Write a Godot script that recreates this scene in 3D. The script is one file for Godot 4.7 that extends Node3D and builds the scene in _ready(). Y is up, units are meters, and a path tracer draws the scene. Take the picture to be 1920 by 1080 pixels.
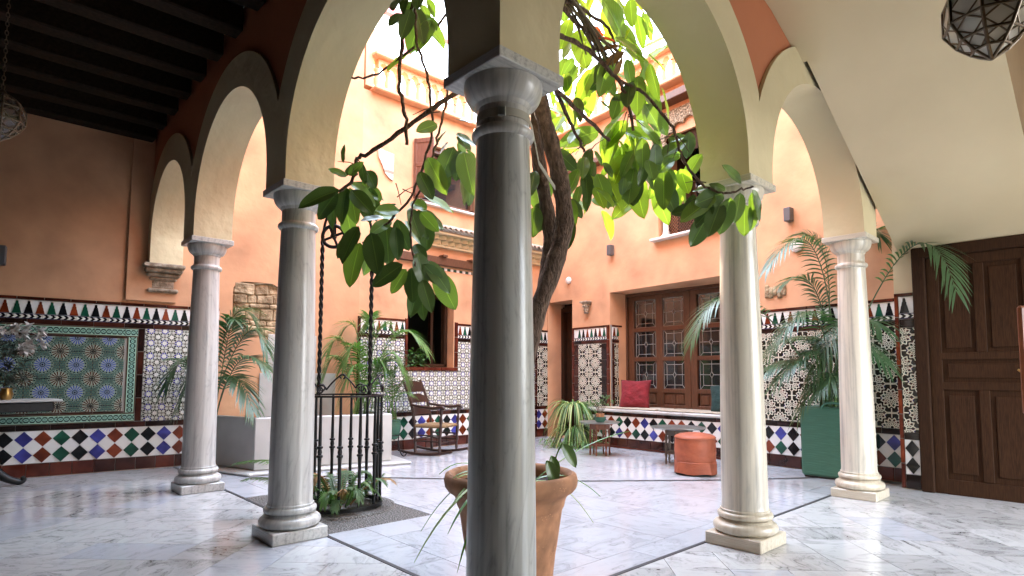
extends Node3D

# ---------------------------------------------------------------- shapes
const BAY_L1 := 2.208
const BAY_L2 := 4.434
const BAY_R1 := 2.198
const BAY_R2 := 4.494
const SPRING := 2.45
const WALL_TOP := 8.6
var mats := {}
var cache := {}
var used := {}
var rng := RandomNumberGenerator.new()

func V(x: float, y: float, z: float) -> Vector3:
	return Vector3(x, y, z)

func ns() -> SurfaceTool:
	var s := SurfaceTool.new()
	s.begin(Mesh.PRIMITIVE_TRIANGLES)
	return s

func vert(s: SurfaceTool, p: Vector3, n: Vector3, uv: Vector2) -> void:
	s.set_normal(n)
	s.set_uv(uv)
	s.add_vertex(p)

# corners anticlockwise as seen from outside
func tri(s: SurfaceTool, a: Vector3, b: Vector3, c: Vector3) -> void:
	var n := (b - a).cross(c - a).normalized()
	vert(s, a, n, Vector2(0, 0)); vert(s, c, n, Vector2(1, 1)); vert(s, b, n, Vector2(1, 0))

func quad(s: SurfaceTool, a: Vector3, b: Vector3, c: Vector3, d: Vector3, ua := Vector2(0, 1), ub := Vector2(1, 1), uc := Vector2(1, 0), ud := Vector2(0, 0)) -> void:
	var n := (b - a).cross(c - a)
	if n.length_squared() < 1e-14:
		n = (c - a).cross(d - a)
	n = n.normalized()
	vert(s, a, n, ua); vert(s, c, n, uc); vert(s, b, n, ub)
	vert(s, a, n, ua); vert(s, d, n, ud); vert(s, c, n, uc)

# a quad with one normal per corner
func nquad(s: SurfaceTool, p: Array, n: Array, uv: Array) -> void:
	for i in [0, 2, 1, 0, 3, 2]:
		vert(s, p[i], n[i], uv[i])

func box(s: SurfaceTool, c: Vector3, z: Vector3, b := Basis()) -> void:
	var x := b.x * z.x * 0.5
	var y := b.y * z.y * 0.5
	var w := b.z * z.z * 0.5
	quad(s, c - x - y + w, c + x - y + w, c + x + y + w, c - x + y + w)
	quad(s, c + x - y - w, c - x - y - w, c - x + y - w, c + x + y - w)
	quad(s, c + x - y + w, c + x - y - w, c + x + y - w, c + x + y + w)
	quad(s, c - x - y - w, c - x - y + w, c - x + y + w, c - x + y - w)
	quad(s, c - x + y + w, c + x + y + w, c + x + y - w, c - x + y - w)
	quad(s, c - x - y - w, c + x - y - w, c + x - y + w, c - x - y + w)

# a box with chamfered edges
func cbox(s: SurfaceTool, c: Vector3, z: Vector3, ch: float, b := Basis()) -> void:
	var h := z * 0.5
	ch = minf(ch, minf(h.x, minf(h.y, h.z)) * 0.8)
	var ax := [b.x, b.y, b.z]
	for k in 3:
		var u: Vector3 = ax[(k + 1) % 3]
		var v: Vector3 = ax[(k + 2) % 3]
		var w: Vector3 = ax[k]
		var hu: float = h[(k + 1) % 3] - ch
		var hv: float = h[(k + 2) % 3] - ch
		for sg in [1.0, -1.0]:
			var m: Vector3 = c + w * h[k] * sg
			var uu: Vector3 = u * sg
			quad(s, m - uu * hu - v * hv, m + uu * hu - v * hv, m + uu * hu + v * hv, m - uu * hu + v * hv)
		for su in [1.0, -1.0]:
			for sv in [1.0, -1.0]:
				var e: Vector3 = c + u * h[(k + 1) % 3] * su + v * h[(k + 2) % 3] * sv
				var l: Vector3 = w * (h[k] - ch)
				var p: Vector3 = e - u * ch * su
				var q: Vector3 = e - v * ch * sv
				if su * sv > 0:
					quad(s, q - l, p - l, p + l, q + l)
				else:
					quad(s, p - l, q - l, q + l, p + l)
	for sx in [1.0, -1.0]:
		for sy in [1.0, -1.0]:
			for sz in [1.0, -1.0]:
				var e: Vector3 = c + b.x * h.x * sx + b.y * h.y * sy + b.z * h.z * sz
				var p: Vector3 = e - b.y * ch * sy - b.z * ch * sz
				var q: Vector3 = e - b.x * ch * sx - b.z * ch * sz
				var r: Vector3 = e - b.x * ch * sx - b.y * ch * sy
				if sx * sy * sz > 0:
					tri(s, p, q, r)
				else:
					tri(s, q, p, r)

# turned shape: profile of (radius, height), upward on the outside
func lathe(s: SurfaceTool, prof: Array, seg := 32, o := Vector3.ZERO, b := Basis(), vscale := 1.0, flat := false) -> void:
	var nn := []
	for i in prof.size() - 1:
		var d: Vector2 = prof[i + 1] - prof[i]
		nn.append(Vector2(d.y, -d.x).normalized())
	for i in prof.size() - 1:
		var n0: Vector2 = nn[i]
		var n1: Vector2 = nn[i]
		if i > 0 and nn[i - 1].dot(nn[i]) > 0.6:
			n0 = (nn[i - 1] + nn[i]).normalized()
		if i < nn.size() - 1 and nn[i + 1].dot(nn[i]) > 0.6:
			n1 = (nn[i + 1] + nn[i]).normalized()
		for j in seg:
			var a0 := TAU * j / seg
			var a1 := TAU * (j + 1) / seg
			var d0 := Vector3(cos(a0), 0, -sin(a0))
			var d1 := Vector3(cos(a1), 0, -sin(a1))
			var e0 := d0
			var e1 := d1
			if flat:
				e0 = (d0 + d1).normalized()
				e1 = e0
			var P: Vector2 = prof[i]
			var Q: Vector2 = prof[i + 1]
			var up := Vector3.UP
			var uv := [Vector2(float(j) / seg, P.y * vscale), Vector2(float(j + 1) / seg, P.y * vscale), Vector2(float(j + 1) / seg, Q.y * vscale), Vector2(float(j) / seg, Q.y * vscale)]
			nquad(s, [o + b * (d0 * P.x + up * P.y), o + b * (d1 * P.x + up * P.y), o + b * (d1 * Q.x + up * Q.y), o + b * (d0 * Q.x + up * Q.y)],
				[b * (e0 * n0.x + up * n0.y), b * (e1 * n0.x + up * n0.y), b * (e1 * n1.x + up * n1.y), b * (e0 * n1.x + up * n1.y)], uv)

# round bar along points
func tube(s: SurfaceTool, pts: Array, rad: Variant, seg := 8, caps := true) -> void:
	var n := pts.size()
	var t: Vector3 = (pts[1] - pts[0]).normalized()
	var u := t.cross(Vector3.UP if absf(t.y) < 0.9 else Vector3.RIGHT).normalized()
	var rings := []
	var dirs := []
	var along := 0.0
	var dist := []
	for i in n:
		var d: Vector3 = (pts[mini(i + 1, n - 1)] - pts[maxi(i - 1, 0)]).normalized()
		u = (u - d * u.dot(d)).normalized()
		var w := d.cross(u)
		var r: float = rad if rad is float else rad[i]
		var ring := []
		var dr := []
		for j in seg:
			var a := TAU * j / seg
			var k := u * cos(a) + w * sin(a)
			ring.append(pts[i] + k * r)
			dr.append(k)
		rings.append(ring)
		dirs.append(dr)
		if i:
			along += pts[i].distance_to(pts[i - 1])
		dist.append(along)
	for i in n - 1:
		for j in seg:
			var k := (j + 1) % seg
			nquad(s, [rings[i][j], rings[i][k], rings[i + 1][k], rings[i + 1][j]], [dirs[i][j], dirs[i][k], dirs[i + 1][k], dirs[i + 1][j]],
				[Vector2(float(j) / seg, dist[i]), Vector2(float(j + 1) / seg, dist[i]), Vector2(float(j + 1) / seg, dist[i + 1]), Vector2(float(j) / seg, dist[i + 1])])
	if caps:
		for j in range(1, seg - 1):
			tri(s, rings[0][0], rings[0][j + 1], rings[0][j])
			tri(s, rings[n - 1][0], rings[n - 1][j], rings[n - 1][j + 1])

# outline in x, y pushed from z0 to z1
func prism(s: SurfaceTool, poly: PackedVector2Array, z0: float, z1: float, o := Vector3.ZERO, b := Basis()) -> void:
	if Geometry2D.is_polygon_clockwise(poly):
		poly.reverse()
	var ix := Geometry2D.triangulate_polygon(poly)
	var f := func(p: Vector2, z: float) -> Vector3: return o + b * Vector3(p.x, p.y, z)
	for i in range(0, ix.size(), 3):
		var a := poly[ix[i]]
		var c := poly[ix[i + 1]]
		var d := poly[ix[i + 2]]
		if (c - a).cross(d - a) < 0:
			var k := c
			c = d
			d = k
		tri(s, f.call(a, z1), f.call(c, z1), f.call(d, z1))
		tri(s, f.call(a, z0), f.call(d, z0), f.call(c, z0))
	for i in poly.size():
		var p := poly[i]
		var q := poly[(i + 1) % poly.size()]
		quad(s, f.call(p, z0), f.call(q, z0), f.call(q, z1), f.call(p, z1))

func smooth(pts: Array, per := 4) -> Array:
	var c := Curve3D.new()
	var out := []
	for i in pts.size() - 1:
		var p0: Vector3 = pts[maxi(i - 1, 0)]
		var p1: Vector3 = pts[i]
		var p2: Vector3 = pts[i + 1]
		var p3: Vector3 = pts[mini(i + 2, pts.size() - 1)]
		for k in per:
			out.append(p1.cubic_interpolate(p2, p0, p3, float(k) / per))
	out.append(pts[-1])
	return out

# ---------------------------------------------------------------- scene tree
func numbered(n: String) -> String:
	var k: int = used.get(n, 0)
	used[n] = k + 1
	return n if k == 0 else "%s_%03d" % [n, k]

func part(called: String, st: Variant, m: Material, parent: Node, at := Vector3.ZERO) -> MeshInstance3D:
	var o := MeshInstance3D.new()
	var me: Mesh = st.commit() if st is SurfaceTool else st
	o.mesh = me
	o.material_override = m
	var key := str(parent.get_instance_id()) + called
	var k: int = used.get(key, 0)
	used[key] = k + 1
	o.name = called if k == 0 else "%s_%03d" % [called, k]
	o.position = at
	parent.add_child(o, true)
	return o

func thing(called: String, label: String, category: String, at := Vector3.ZERO, turn := 0.0, group := "") -> Node3D:
	var o := Node3D.new()
	o.name = numbered(called)
	add_child(o, true)
	o.position = at
	o.rotation.y = turn
	o.set_meta("label", label)
	o.set_meta("category", category)
	if group:
		o.set_meta("group", group)
	return o

func struct(called: String, label := "") -> Node3D:
	var o := Node3D.new()
	o.name = numbered(called)
	add_child(o, true)
	o.set_meta("kind", "structure")
	if label:
		o.set_meta("label", label)
		o.set_meta("category", called.replace("_", " "))
	return o

# local x runs from a to b, local z faces the viewer
func along(o: Node3D, a: Vector2, b: Vector2) -> float:
	var d := (b - a).normalized()
	o.transform = Transform3D(Basis(Vector3(d.x, 0, d.y), Vector3.UP, Vector3(-d.y, 0, d.x)), Vector3(a.x, 0, a.y))
	return a.distance_to(b)

# ---------------------------------------------------------------- materials
func lin(r: float, g: float, b: float) -> Color:
	return Color(r, g, b).linear_to_srgb()

func mat(called: String, c: Color, rough := 0.6, metal := 0.0) -> StandardMaterial3D:
	var m := StandardMaterial3D.new()
	m.resource_name = called
	m.albedo_color = c.linear_to_srgb()
	m.roughness = rough
	m.metallic = metal
	m.cull_mode = BaseMaterial3D.CULL_DISABLED
	mats[called] = m
	return m

func noise(sd: int, freq: float, oct := 4, kind := FastNoiseLite.TYPE_SIMPLEX_SMOOTH) -> FastNoiseLite:
	var n := FastNoiseLite.new()
	n.seed = sd
	n.frequency = freq
	n.noise_type = kind
	n.fractal_octaves = oct
	return n

func img_tex(im: Image) -> ImageTexture:
	im.generate_mipmaps()
	return ImageTexture.create_from_image(im)

# colour texture from a function of (u, v) in 0..1
func painted(n: int, f: Callable, h := 0) -> ImageTexture:
	var hh := h if h else n
	var im := Image.create(n, hh, false, Image.FORMAT_RGB8)
	for y in hh:
		for x in n:
			im.set_pixel(x, y, f.call((x + 0.5) / n, (y + 0.5) / hh))
	return img_tex(im)

# seamless noise between two greys or colours
func mottle(sd: int, freq: float, lo: Color, hi: Color, n := 256, oct := 4, lift := 1.0) -> ImageTexture:
	var src := noise(sd, freq, oct).get_seamless_image(n, n)
	var im := Image.create(n, n, false, Image.FORMAT_RGB8)
	for y in n:
		for x in n:
			im.set_pixel(x, y, lo.lerp(hi, pow(src.get_pixel(x, y).r, lift)))
	return img_tex(im)

func heights(sd: int, freq: float, n := 256, oct := 4) -> ImageTexture:
	return img_tex(noise(sd, freq, oct).get_seamless_image(n, n))

func tri_map(m: StandardMaterial3D, tex: Texture2D, size: Variant, world := true) -> StandardMaterial3D:
	m.albedo_texture = tex
	m.uv1_triplanar = true
	m.uv1_world_triplanar = world
	m.uv1_scale = Vector3.ONE / size if size is float else Vector3.ONE / (size as Vector3)
	return m

func bump(m: StandardMaterial3D, tex: Texture2D, cm: float) -> StandardMaterial3D:
	m.heightmap_enabled = true
	m.heightmap_texture = tex
	m.heightmap_scale = cm
	return m

func seg_dist(p: Vector2, a: Vector2, b: Vector2) -> float:
	var d := b - a
	var t := clampf((p - a).dot(d) / d.length_squared(), 0, 1)
	return p.distance_to(a + d * t)

func wrapd(p: Vector2, c: Vector2) -> Vector2:
	var d := p - c
	return Vector2(d.x - roundf(d.x), d.y - roundf(d.y))

func make_materials() -> void:
	var g1 := Color(0.83, 0.82, 0.80)
	var w1 := Color.WHITE
	var plaster := mottle(11, 0.005, Color(0.76, 0.74, 0.73), w1, 512, 6, 0.7)
	var plaster_soft := mottle(14, 0.006, Color(0.90, 0.89, 0.88), w1, 256, 5)
	var plaster_h := heights(12, 0.02, 512, 5)
	var fine_h := heights(13, 0.05, 256, 4)
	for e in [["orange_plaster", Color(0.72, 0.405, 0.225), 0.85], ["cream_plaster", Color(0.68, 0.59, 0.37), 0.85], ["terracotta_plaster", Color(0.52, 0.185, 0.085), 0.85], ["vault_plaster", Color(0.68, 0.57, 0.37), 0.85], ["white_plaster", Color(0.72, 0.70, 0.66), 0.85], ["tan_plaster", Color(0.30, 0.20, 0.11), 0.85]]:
		var m := mat(e[0], e[1], e[2])
		tri_map(m, plaster if e[0] == "orange_plaster" else plaster_soft, 2.7)
		bump(m, plaster_h, 0.9 if e[0] == "cream_plaster" else 0.35)
	var wood := Image.create(128, 512, false, Image.FORMAT_RGB8)
	var wn := noise(21, 1.0, 4)
	for y in 512:
		for x in 128:
			var a := TAU * y / 512.0
			var k := wn.get_noise_3d(x * 0.16, cos(a) * 0.9, sin(a) * 0.9) * 0.5 + 0.5
			var k2 := wn.get_noise_3d(x * 0.5 + 60.0, cos(a) * 1.6, sin(a) * 1.6) * 0.5 + 0.5
			var v := clampf(0.45 + 0.4 * k + 0.25 * k2, 0, 1)
			wood.set_pixel(x, y, Color(v, v, v))
	var wood_t := img_tex(wood)
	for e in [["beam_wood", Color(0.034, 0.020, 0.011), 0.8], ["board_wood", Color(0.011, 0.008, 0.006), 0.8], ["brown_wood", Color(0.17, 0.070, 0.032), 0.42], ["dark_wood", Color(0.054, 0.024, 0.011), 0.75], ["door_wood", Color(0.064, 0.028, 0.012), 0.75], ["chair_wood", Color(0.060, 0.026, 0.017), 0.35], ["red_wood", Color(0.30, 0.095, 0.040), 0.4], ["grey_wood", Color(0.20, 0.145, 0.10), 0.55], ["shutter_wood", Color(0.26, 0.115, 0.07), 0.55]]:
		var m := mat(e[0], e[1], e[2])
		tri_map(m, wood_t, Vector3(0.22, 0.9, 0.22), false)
		if e[0] in ["door_wood", "dark_wood", "beam_wood"]:
			m.metallic_specular = 0.25
	tri_map(mats.beam_wood, wood_t, Vector3(0.9, 0.22, 0.22), false)
	# marble of the floors: broad grey bands and thin dark veins
	for e in [["marble_veined", 31, 0.50, 0.60, 1.0], ["marble_veined_grey", 47, 0.42, 0.8, 1.5], ["marble_cream", 55, 0.50, 0.45, 1.3], ["marble_pale", 63, 0.45, 0.36, 1.0]]:
		var n1 := noise(e[1], 1.0, 5)
		var n2 := noise(e[1] + 1, 1.0, 4)
		var base: float = e[2]
		var vein: float = e[3]
		var band: float = e[4]
		var m := mat(e[0], w1, 0.105)
		m.albedo_texture = painted(448, func(u: float, v: float) -> Color:
			var p := Vector2(u * 9.0, v * 3.6)
			var q := p + Vector2(n2.get_noise_2d(p.x * 0.5, p.y * 0.5), n2.get_noise_2d(p.x * 0.5 + 70.0, p.y * 0.5)) * 2.2
			var a := 1.0 - absf(n1.get_noise_2d(q.x * 0.35, q.y * 1.1))
			var c := 1.0 - absf(n1.get_noise_2d(q.x * 0.8 + 40.0, q.y * 2.0))
			var w := clampf(n2.get_noise_2d(q.x * 0.25 + 9.0, q.y * 0.8) * 1.3 + 0.25, 0, 1)
			var dark := pow(a, 26.0) * 0.80 * vein * (0.25 + w) + pow(c, 30.0) * 0.55 * vein * w + pow(w, 1.5) * 0.20 * band
			var l := base * (1.0 - clampf(dark, 0, 0.8))
			return (Color(l * 0.97, l * 0.99, l * 1.04) if e[0] == "marble_pale" else Color(l * 1.0, l * 0.99, l * 0.97)).linear_to_srgb())
	var cn := noise(71, 1.0, 4)
	for e in [["column_grey", Color(0.47, 0.475, 0.45), Color(0.19, 0.195, 0.185)], ["column_white", Color(0.64, 0.585, 0.48), Color(0.27, 0.255, 0.225)], ["column_honey", Color(0.60, 0.54, 0.43), Color(0.42, 0.34, 0.23)], ["column_pale", Color(0.55, 0.54, 0.51), Color(0.27, 0.27, 0.26)]]:
		var hi: Color = e[1]
		var lo: Color = e[2]
		var m := mat(e[0], w1, 0.30)
		m.clearcoat_enabled = true
		m.clearcoat = 0.22
		m.clearcoat_roughness = 0.12
		m.albedo_texture = painted(256, func(u: float, v: float) -> Color:
			var a := u * TAU
			var b := v * TAU
			var k := cn.get_noise_3d(cos(a) * 2.4 + 0.14 * cos(b), sin(a) * 2.4 + 0.14 * sin(b), 0.3 * cos(b))
			var k2 := cn.get_noise_3d(cos(a) * 7.0 + 30.0 + 0.25 * sin(b), sin(a) * 7.0, 0.3 * cos(b))
			var k3 := cn.get_noise_3d(cos(a) * 2.0 + 60.0 + 1.2 * sin(b), sin(a) * 2.0 + 1.2 * cos(b), 2.0)
			var v5 := pow(1.0 - absf(cn.get_noise_3d(cos(a) * 1.6 + 9.0 + 0.9 * cos(b), sin(a) * 1.6 + 0.9 * sin(b), 0.6 * sin(b))), 26.0)
			return lo.lerp(hi, clampf(0.78 - (0.16 if e[0] == "column_white" else 0.40) * v5 + k * 0.80 + k2 * 0.42 + k3 * 0.16, 0, 1)).linear_to_srgb())
	var cm := mat("trough_marble", Color(0.52, 0.515, 0.49), 0.35)
	tri_map(cm, mottle(73, 0.008, Color(0.82, 0.82, 0.82), w1, 256, 4), 1.6)
	# glazed tile
	var glaze_var := mottle(81, 0.012, Color(0.55, 0.5, 0.5), w1, 256, 3)
	for e in [["glaze_brown", Color(0.080, 0.026, 0.017)], ["glaze_brown_dark", Color(0.030, 0.015, 0.012)], ["glaze_red", Color(0.15, 0.036, 0.020)], ["glaze_white", Color(0.72, 0.72, 0.69)], ["glaze_blue", Color(0.075, 0.085, 0.42)], ["glaze_black", Color(0.014, 0.016, 0.018)], ["glaze_green", Color(0.020, 0.13, 0.075)], ["glaze_rust", Color(0.27, 0.058, 0.021)], ["glaze_teal", Color(0.04, 0.16, 0.12)]]:
		var m := mat(e[0], e[1], 0.12)
		if e[0] != "glaze_white":
			tri_map(m, glaze_var, 0.9)
		else:
			m.roughness = 0.16
	mat("grout", Color(0.27, 0.255, 0.23), 0.9)
	make_prints()
	var iron := mat("wrought_iron", Color(0.012, 0.012, 0.013), 0.45, 0.4)
	bump(tri_map(iron, mottle(91, 0.03, Color(0.6, 0.6, 0.6), w1), 0.4, false), fine_h, 0.15)
	mat("drain_iron", Color(0.02, 0.02, 0.022), 0.6)
	mat("bronze", Color(0.17, 0.125, 0.08), 0.4, 0.7)
	mat("lead", Color(0.42, 0.42, 0.40), 0.4, 0.3)
	mat("tray_metal", Color(0.42, 0.44, 0.42), 0.28, 0.85)
	mat("brass", Color(0.45, 0.27, 0.09), 0.3, 0.9)
	mat("lamp_grey", Color(0.085, 0.085, 0.09), 0.5)
	mat("strap_white", Color(0.36, 0.34, 0.28), 0.55)
	var gl := mat("glass", Color(0.8, 0.85, 0.85, 0.22), 0.12)
	gl.transparency = BaseMaterial3D.TRANSPARENCY_ALPHA
	gl.albedo_color = Color(0.96, 0.95, 0.90, 0.75)
	var sg := mat("smoked_glass", Color.WHITE, 0.12)
	sg.transparency = BaseMaterial3D.TRANSPARENCY_ALPHA
	sg.albedo_color = Color(0.35, 0.35, 0.36, 0.45)
	var dg := mat("dark_glass", Color(0.016, 0.017, 0.018), 0.04)
	dg.metallic_specular = 0.7
	mat("dark_room", Color(0.02, 0.018, 0.016), 0.9)
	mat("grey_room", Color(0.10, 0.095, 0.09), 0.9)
	var pot := mat("terracotta", Color(0.47, 0.215, 0.105), 0.8)
	var spots := noise(95, 1.0, 3, FastNoiseLite.TYPE_CELLULAR)
	var pm := noise(96, 1.0, 4)
	pot.albedo_texture = painted(384, func(u: float, v: float) -> Color:
		var a := u * TAU
		var k := 0.80 + 0.22 * pm.get_noise_3d(cos(a) * 2.0, sin(a) * 2.0, v * 4.0)
		var s := pm.get_noise_3d(cos(a) * 26.0, sin(a) * 26.0, v * 40.0) + 0.55 * pm.get_noise_3d(cos(a) * 4.0 + 9.0, sin(a) * 4.0, v * 5.0)
		var c := Color(k, k, k)
		return c.lerp(Color(1.0, 1.0, 1.0), 0.9) if s > 0.62 else c)
	pot.albedo_color = Color(0.80, 0.57, 0.41)
	bump(pot, fine_h, 0.1)
	mat("soil", Color(0.020, 0.013, 0.009), 0.95)
	var planter := mat("green_fibre", Color(0.045, 0.135, 0.088), 0.7)
	bump(tri_map(planter, mottle(97, 0.02, Color(0.9, 0.9, 0.9), w1), Vector3(1.2, 0.10, 1.2), false), img_tex(noise(98, 0.03, 3).get_seamless_image(256, 256)), 0.25)
	var le := mat("orange_leather", Color(0.45, 0.115, 0.048), 0.6)
	bump(tri_map(le, mottle(99, 0.008, Color(0.72, 0.70, 0.70), w1), 0.5, false), fine_h, 0.2)
	for e in [["red_cloth", Color(0.22, 0.011, 0.017)], ["green_cloth", Color(0.010, 0.040, 0.036)], ["seat_cloth", Color(0.50, 0.44, 0.34)]]:
		var m := mat(e[0], e[1], 0.9)
		bump(tri_map(m, mottle(101, 0.01, Color(0.75, 0.75, 0.75), w1), 0.35, false), heights(102, 0.012, 256, 3), 1.2)
		m.rim_enabled = true
		m.rim = 0.3
	bump(tri_map(mat("rush", Color(0.42, 0.26, 0.12), 0.85), mottle(103, 0.03, Color(0.5, 0.5, 0.5), w1), Vector3(0.5, 0.5, 0.06), false), fine_h, 0.3)
	bump(tri_map(mat("old_stone", Color(0.66, 0.52, 0.33), 0.92), mottle(105, 0.012, Color(0.5, 0.47, 0.43), w1, 256, 5), 0.7), heights(106, 0.02, 256, 5), 3.0)
	bump(tri_map(mat("carved_stone", Color(0.62, 0.53, 0.41), 0.9), mottle(107, 0.02, Color(0.45, 0.42, 0.38), w1, 256, 5), 0.6), heights(108, 0.03, 256, 5), 1.4)
	bump(tri_map(mat("carved_plaster", Color(0.55, 0.45, 0.31), 0.9), mottle(109, 0.05, Color(0.35, 0.33, 0.28), w1, 256, 2), 0.5), heights(110, 0.06, 256, 2), 2.0)
	bump(tri_map(mat("pebble", Color(0.33, 0.31, 0.28), 0.75), mottle(111, 0.09, Color(0.3, 0.3, 0.3), w1, 256, 3), 0.45), heights(112, 0.09, 256, 2), 2.0)
	bump(tri_map(mat("roof_clay", Color(0.60, 0.52, 0.42), 0.9), mottle(113, 0.03, Color(0.6, 0.55, 0.5), w1), 0.5), fine_h, 0.4)
	var bark := mat("bark", Color(0.27, 0.175, 0.125), 0.9)
	bump(tri_map(bark, mottle(115, 0.02, Color(0.4, 0.38, 0.36), w1, 256, 5), Vector3(0.12, 0.35, 0.12)), heights(116, 0.04, 256, 4), 1.5)
	mat("twig", Color(0.10, 0.075, 0.045), 0.8)
	mat("pale_twig", Color(0.24, 0.20, 0.11), 0.8)
	mat("pink_steel", Color(0.45, 0.15, 0.17), 0.6)
	# leaves: upper side texture with midrib along u
	var leaf_t := painted(96, func(u: float, v: float) -> Color:
		var rib := absf(v - 0.5)
		var side := absf(fposmod(u * 17.0 + rib * 9.0, 1.0) - 0.5)
		var k := 0.72 + 0.07 * smoothstep(0.0, 0.25, side)
		var c := Color(k, k, k)
		return Color(1.0, 1.0, 0.93) if rib < 0.016 else c)
	for e in [["leaf_dark", Color(0.155, 0.265, 0.090), Color(0.5, 0.5, 0.3)], ["leaf_mid", Color(0.27, 0.45, 0.14), Color(0.9, 0.9, 0.5)], ["leaf_sunlit", Color(0.46, 0.68, 0.16), Color(1.2, 1.2, 0.7)], ["leaf_pale", Color(0.50, 0.60, 0.53), Color(0.3, 0.4, 0.3)]]:  # lighter leaf tones have sunlight put into their colour
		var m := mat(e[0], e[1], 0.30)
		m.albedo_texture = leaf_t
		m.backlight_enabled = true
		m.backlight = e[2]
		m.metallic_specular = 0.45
	for e in [["palm_green", Color(0.040, 0.085, 0.036), Color(0.14, 0.30, 0.05), 0.36], ["palm_light", Color(0.085, 0.165, 0.045), Color(0.25, 0.45, 0.08), 0.42], ["blade_green", Color(0.075, 0.165, 0.040), Color(0.3, 0.5, 0.08), 0.4], ["blade_pale", Color(0.35, 0.42, 0.17), Color(0.4, 0.5, 0.15), 0.5], ["fern_green", Color(0.055, 0.11, 0.035), Color(0.2, 0.35, 0.06), 0.6], ["dry_leaf", Color(0.26, 0.15, 0.06), Color(0.3, 0.2, 0.08), 0.8], ["rust_leaf", Color(0.42, 0.13, 0.05), Color(0.8, 0.3, 0.1), 0.7], ["grey_leaf", Color(0.045, 0.055, 0.040), Color(0.06, 0.08, 0.05), 0.7], ["petal_white", Color(0.55, 0.53, 0.50), Color(0.3, 0.3, 0.3), 0.8], ["petal_pink", Color(0.55, 0.08, 0.10), Color(0.4, 0.1, 0.1), 0.8]]:
		var m := mat(e[0], e[1], e[3])
		m.backlight_enabled = true
		m.backlight = e[2]

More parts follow.
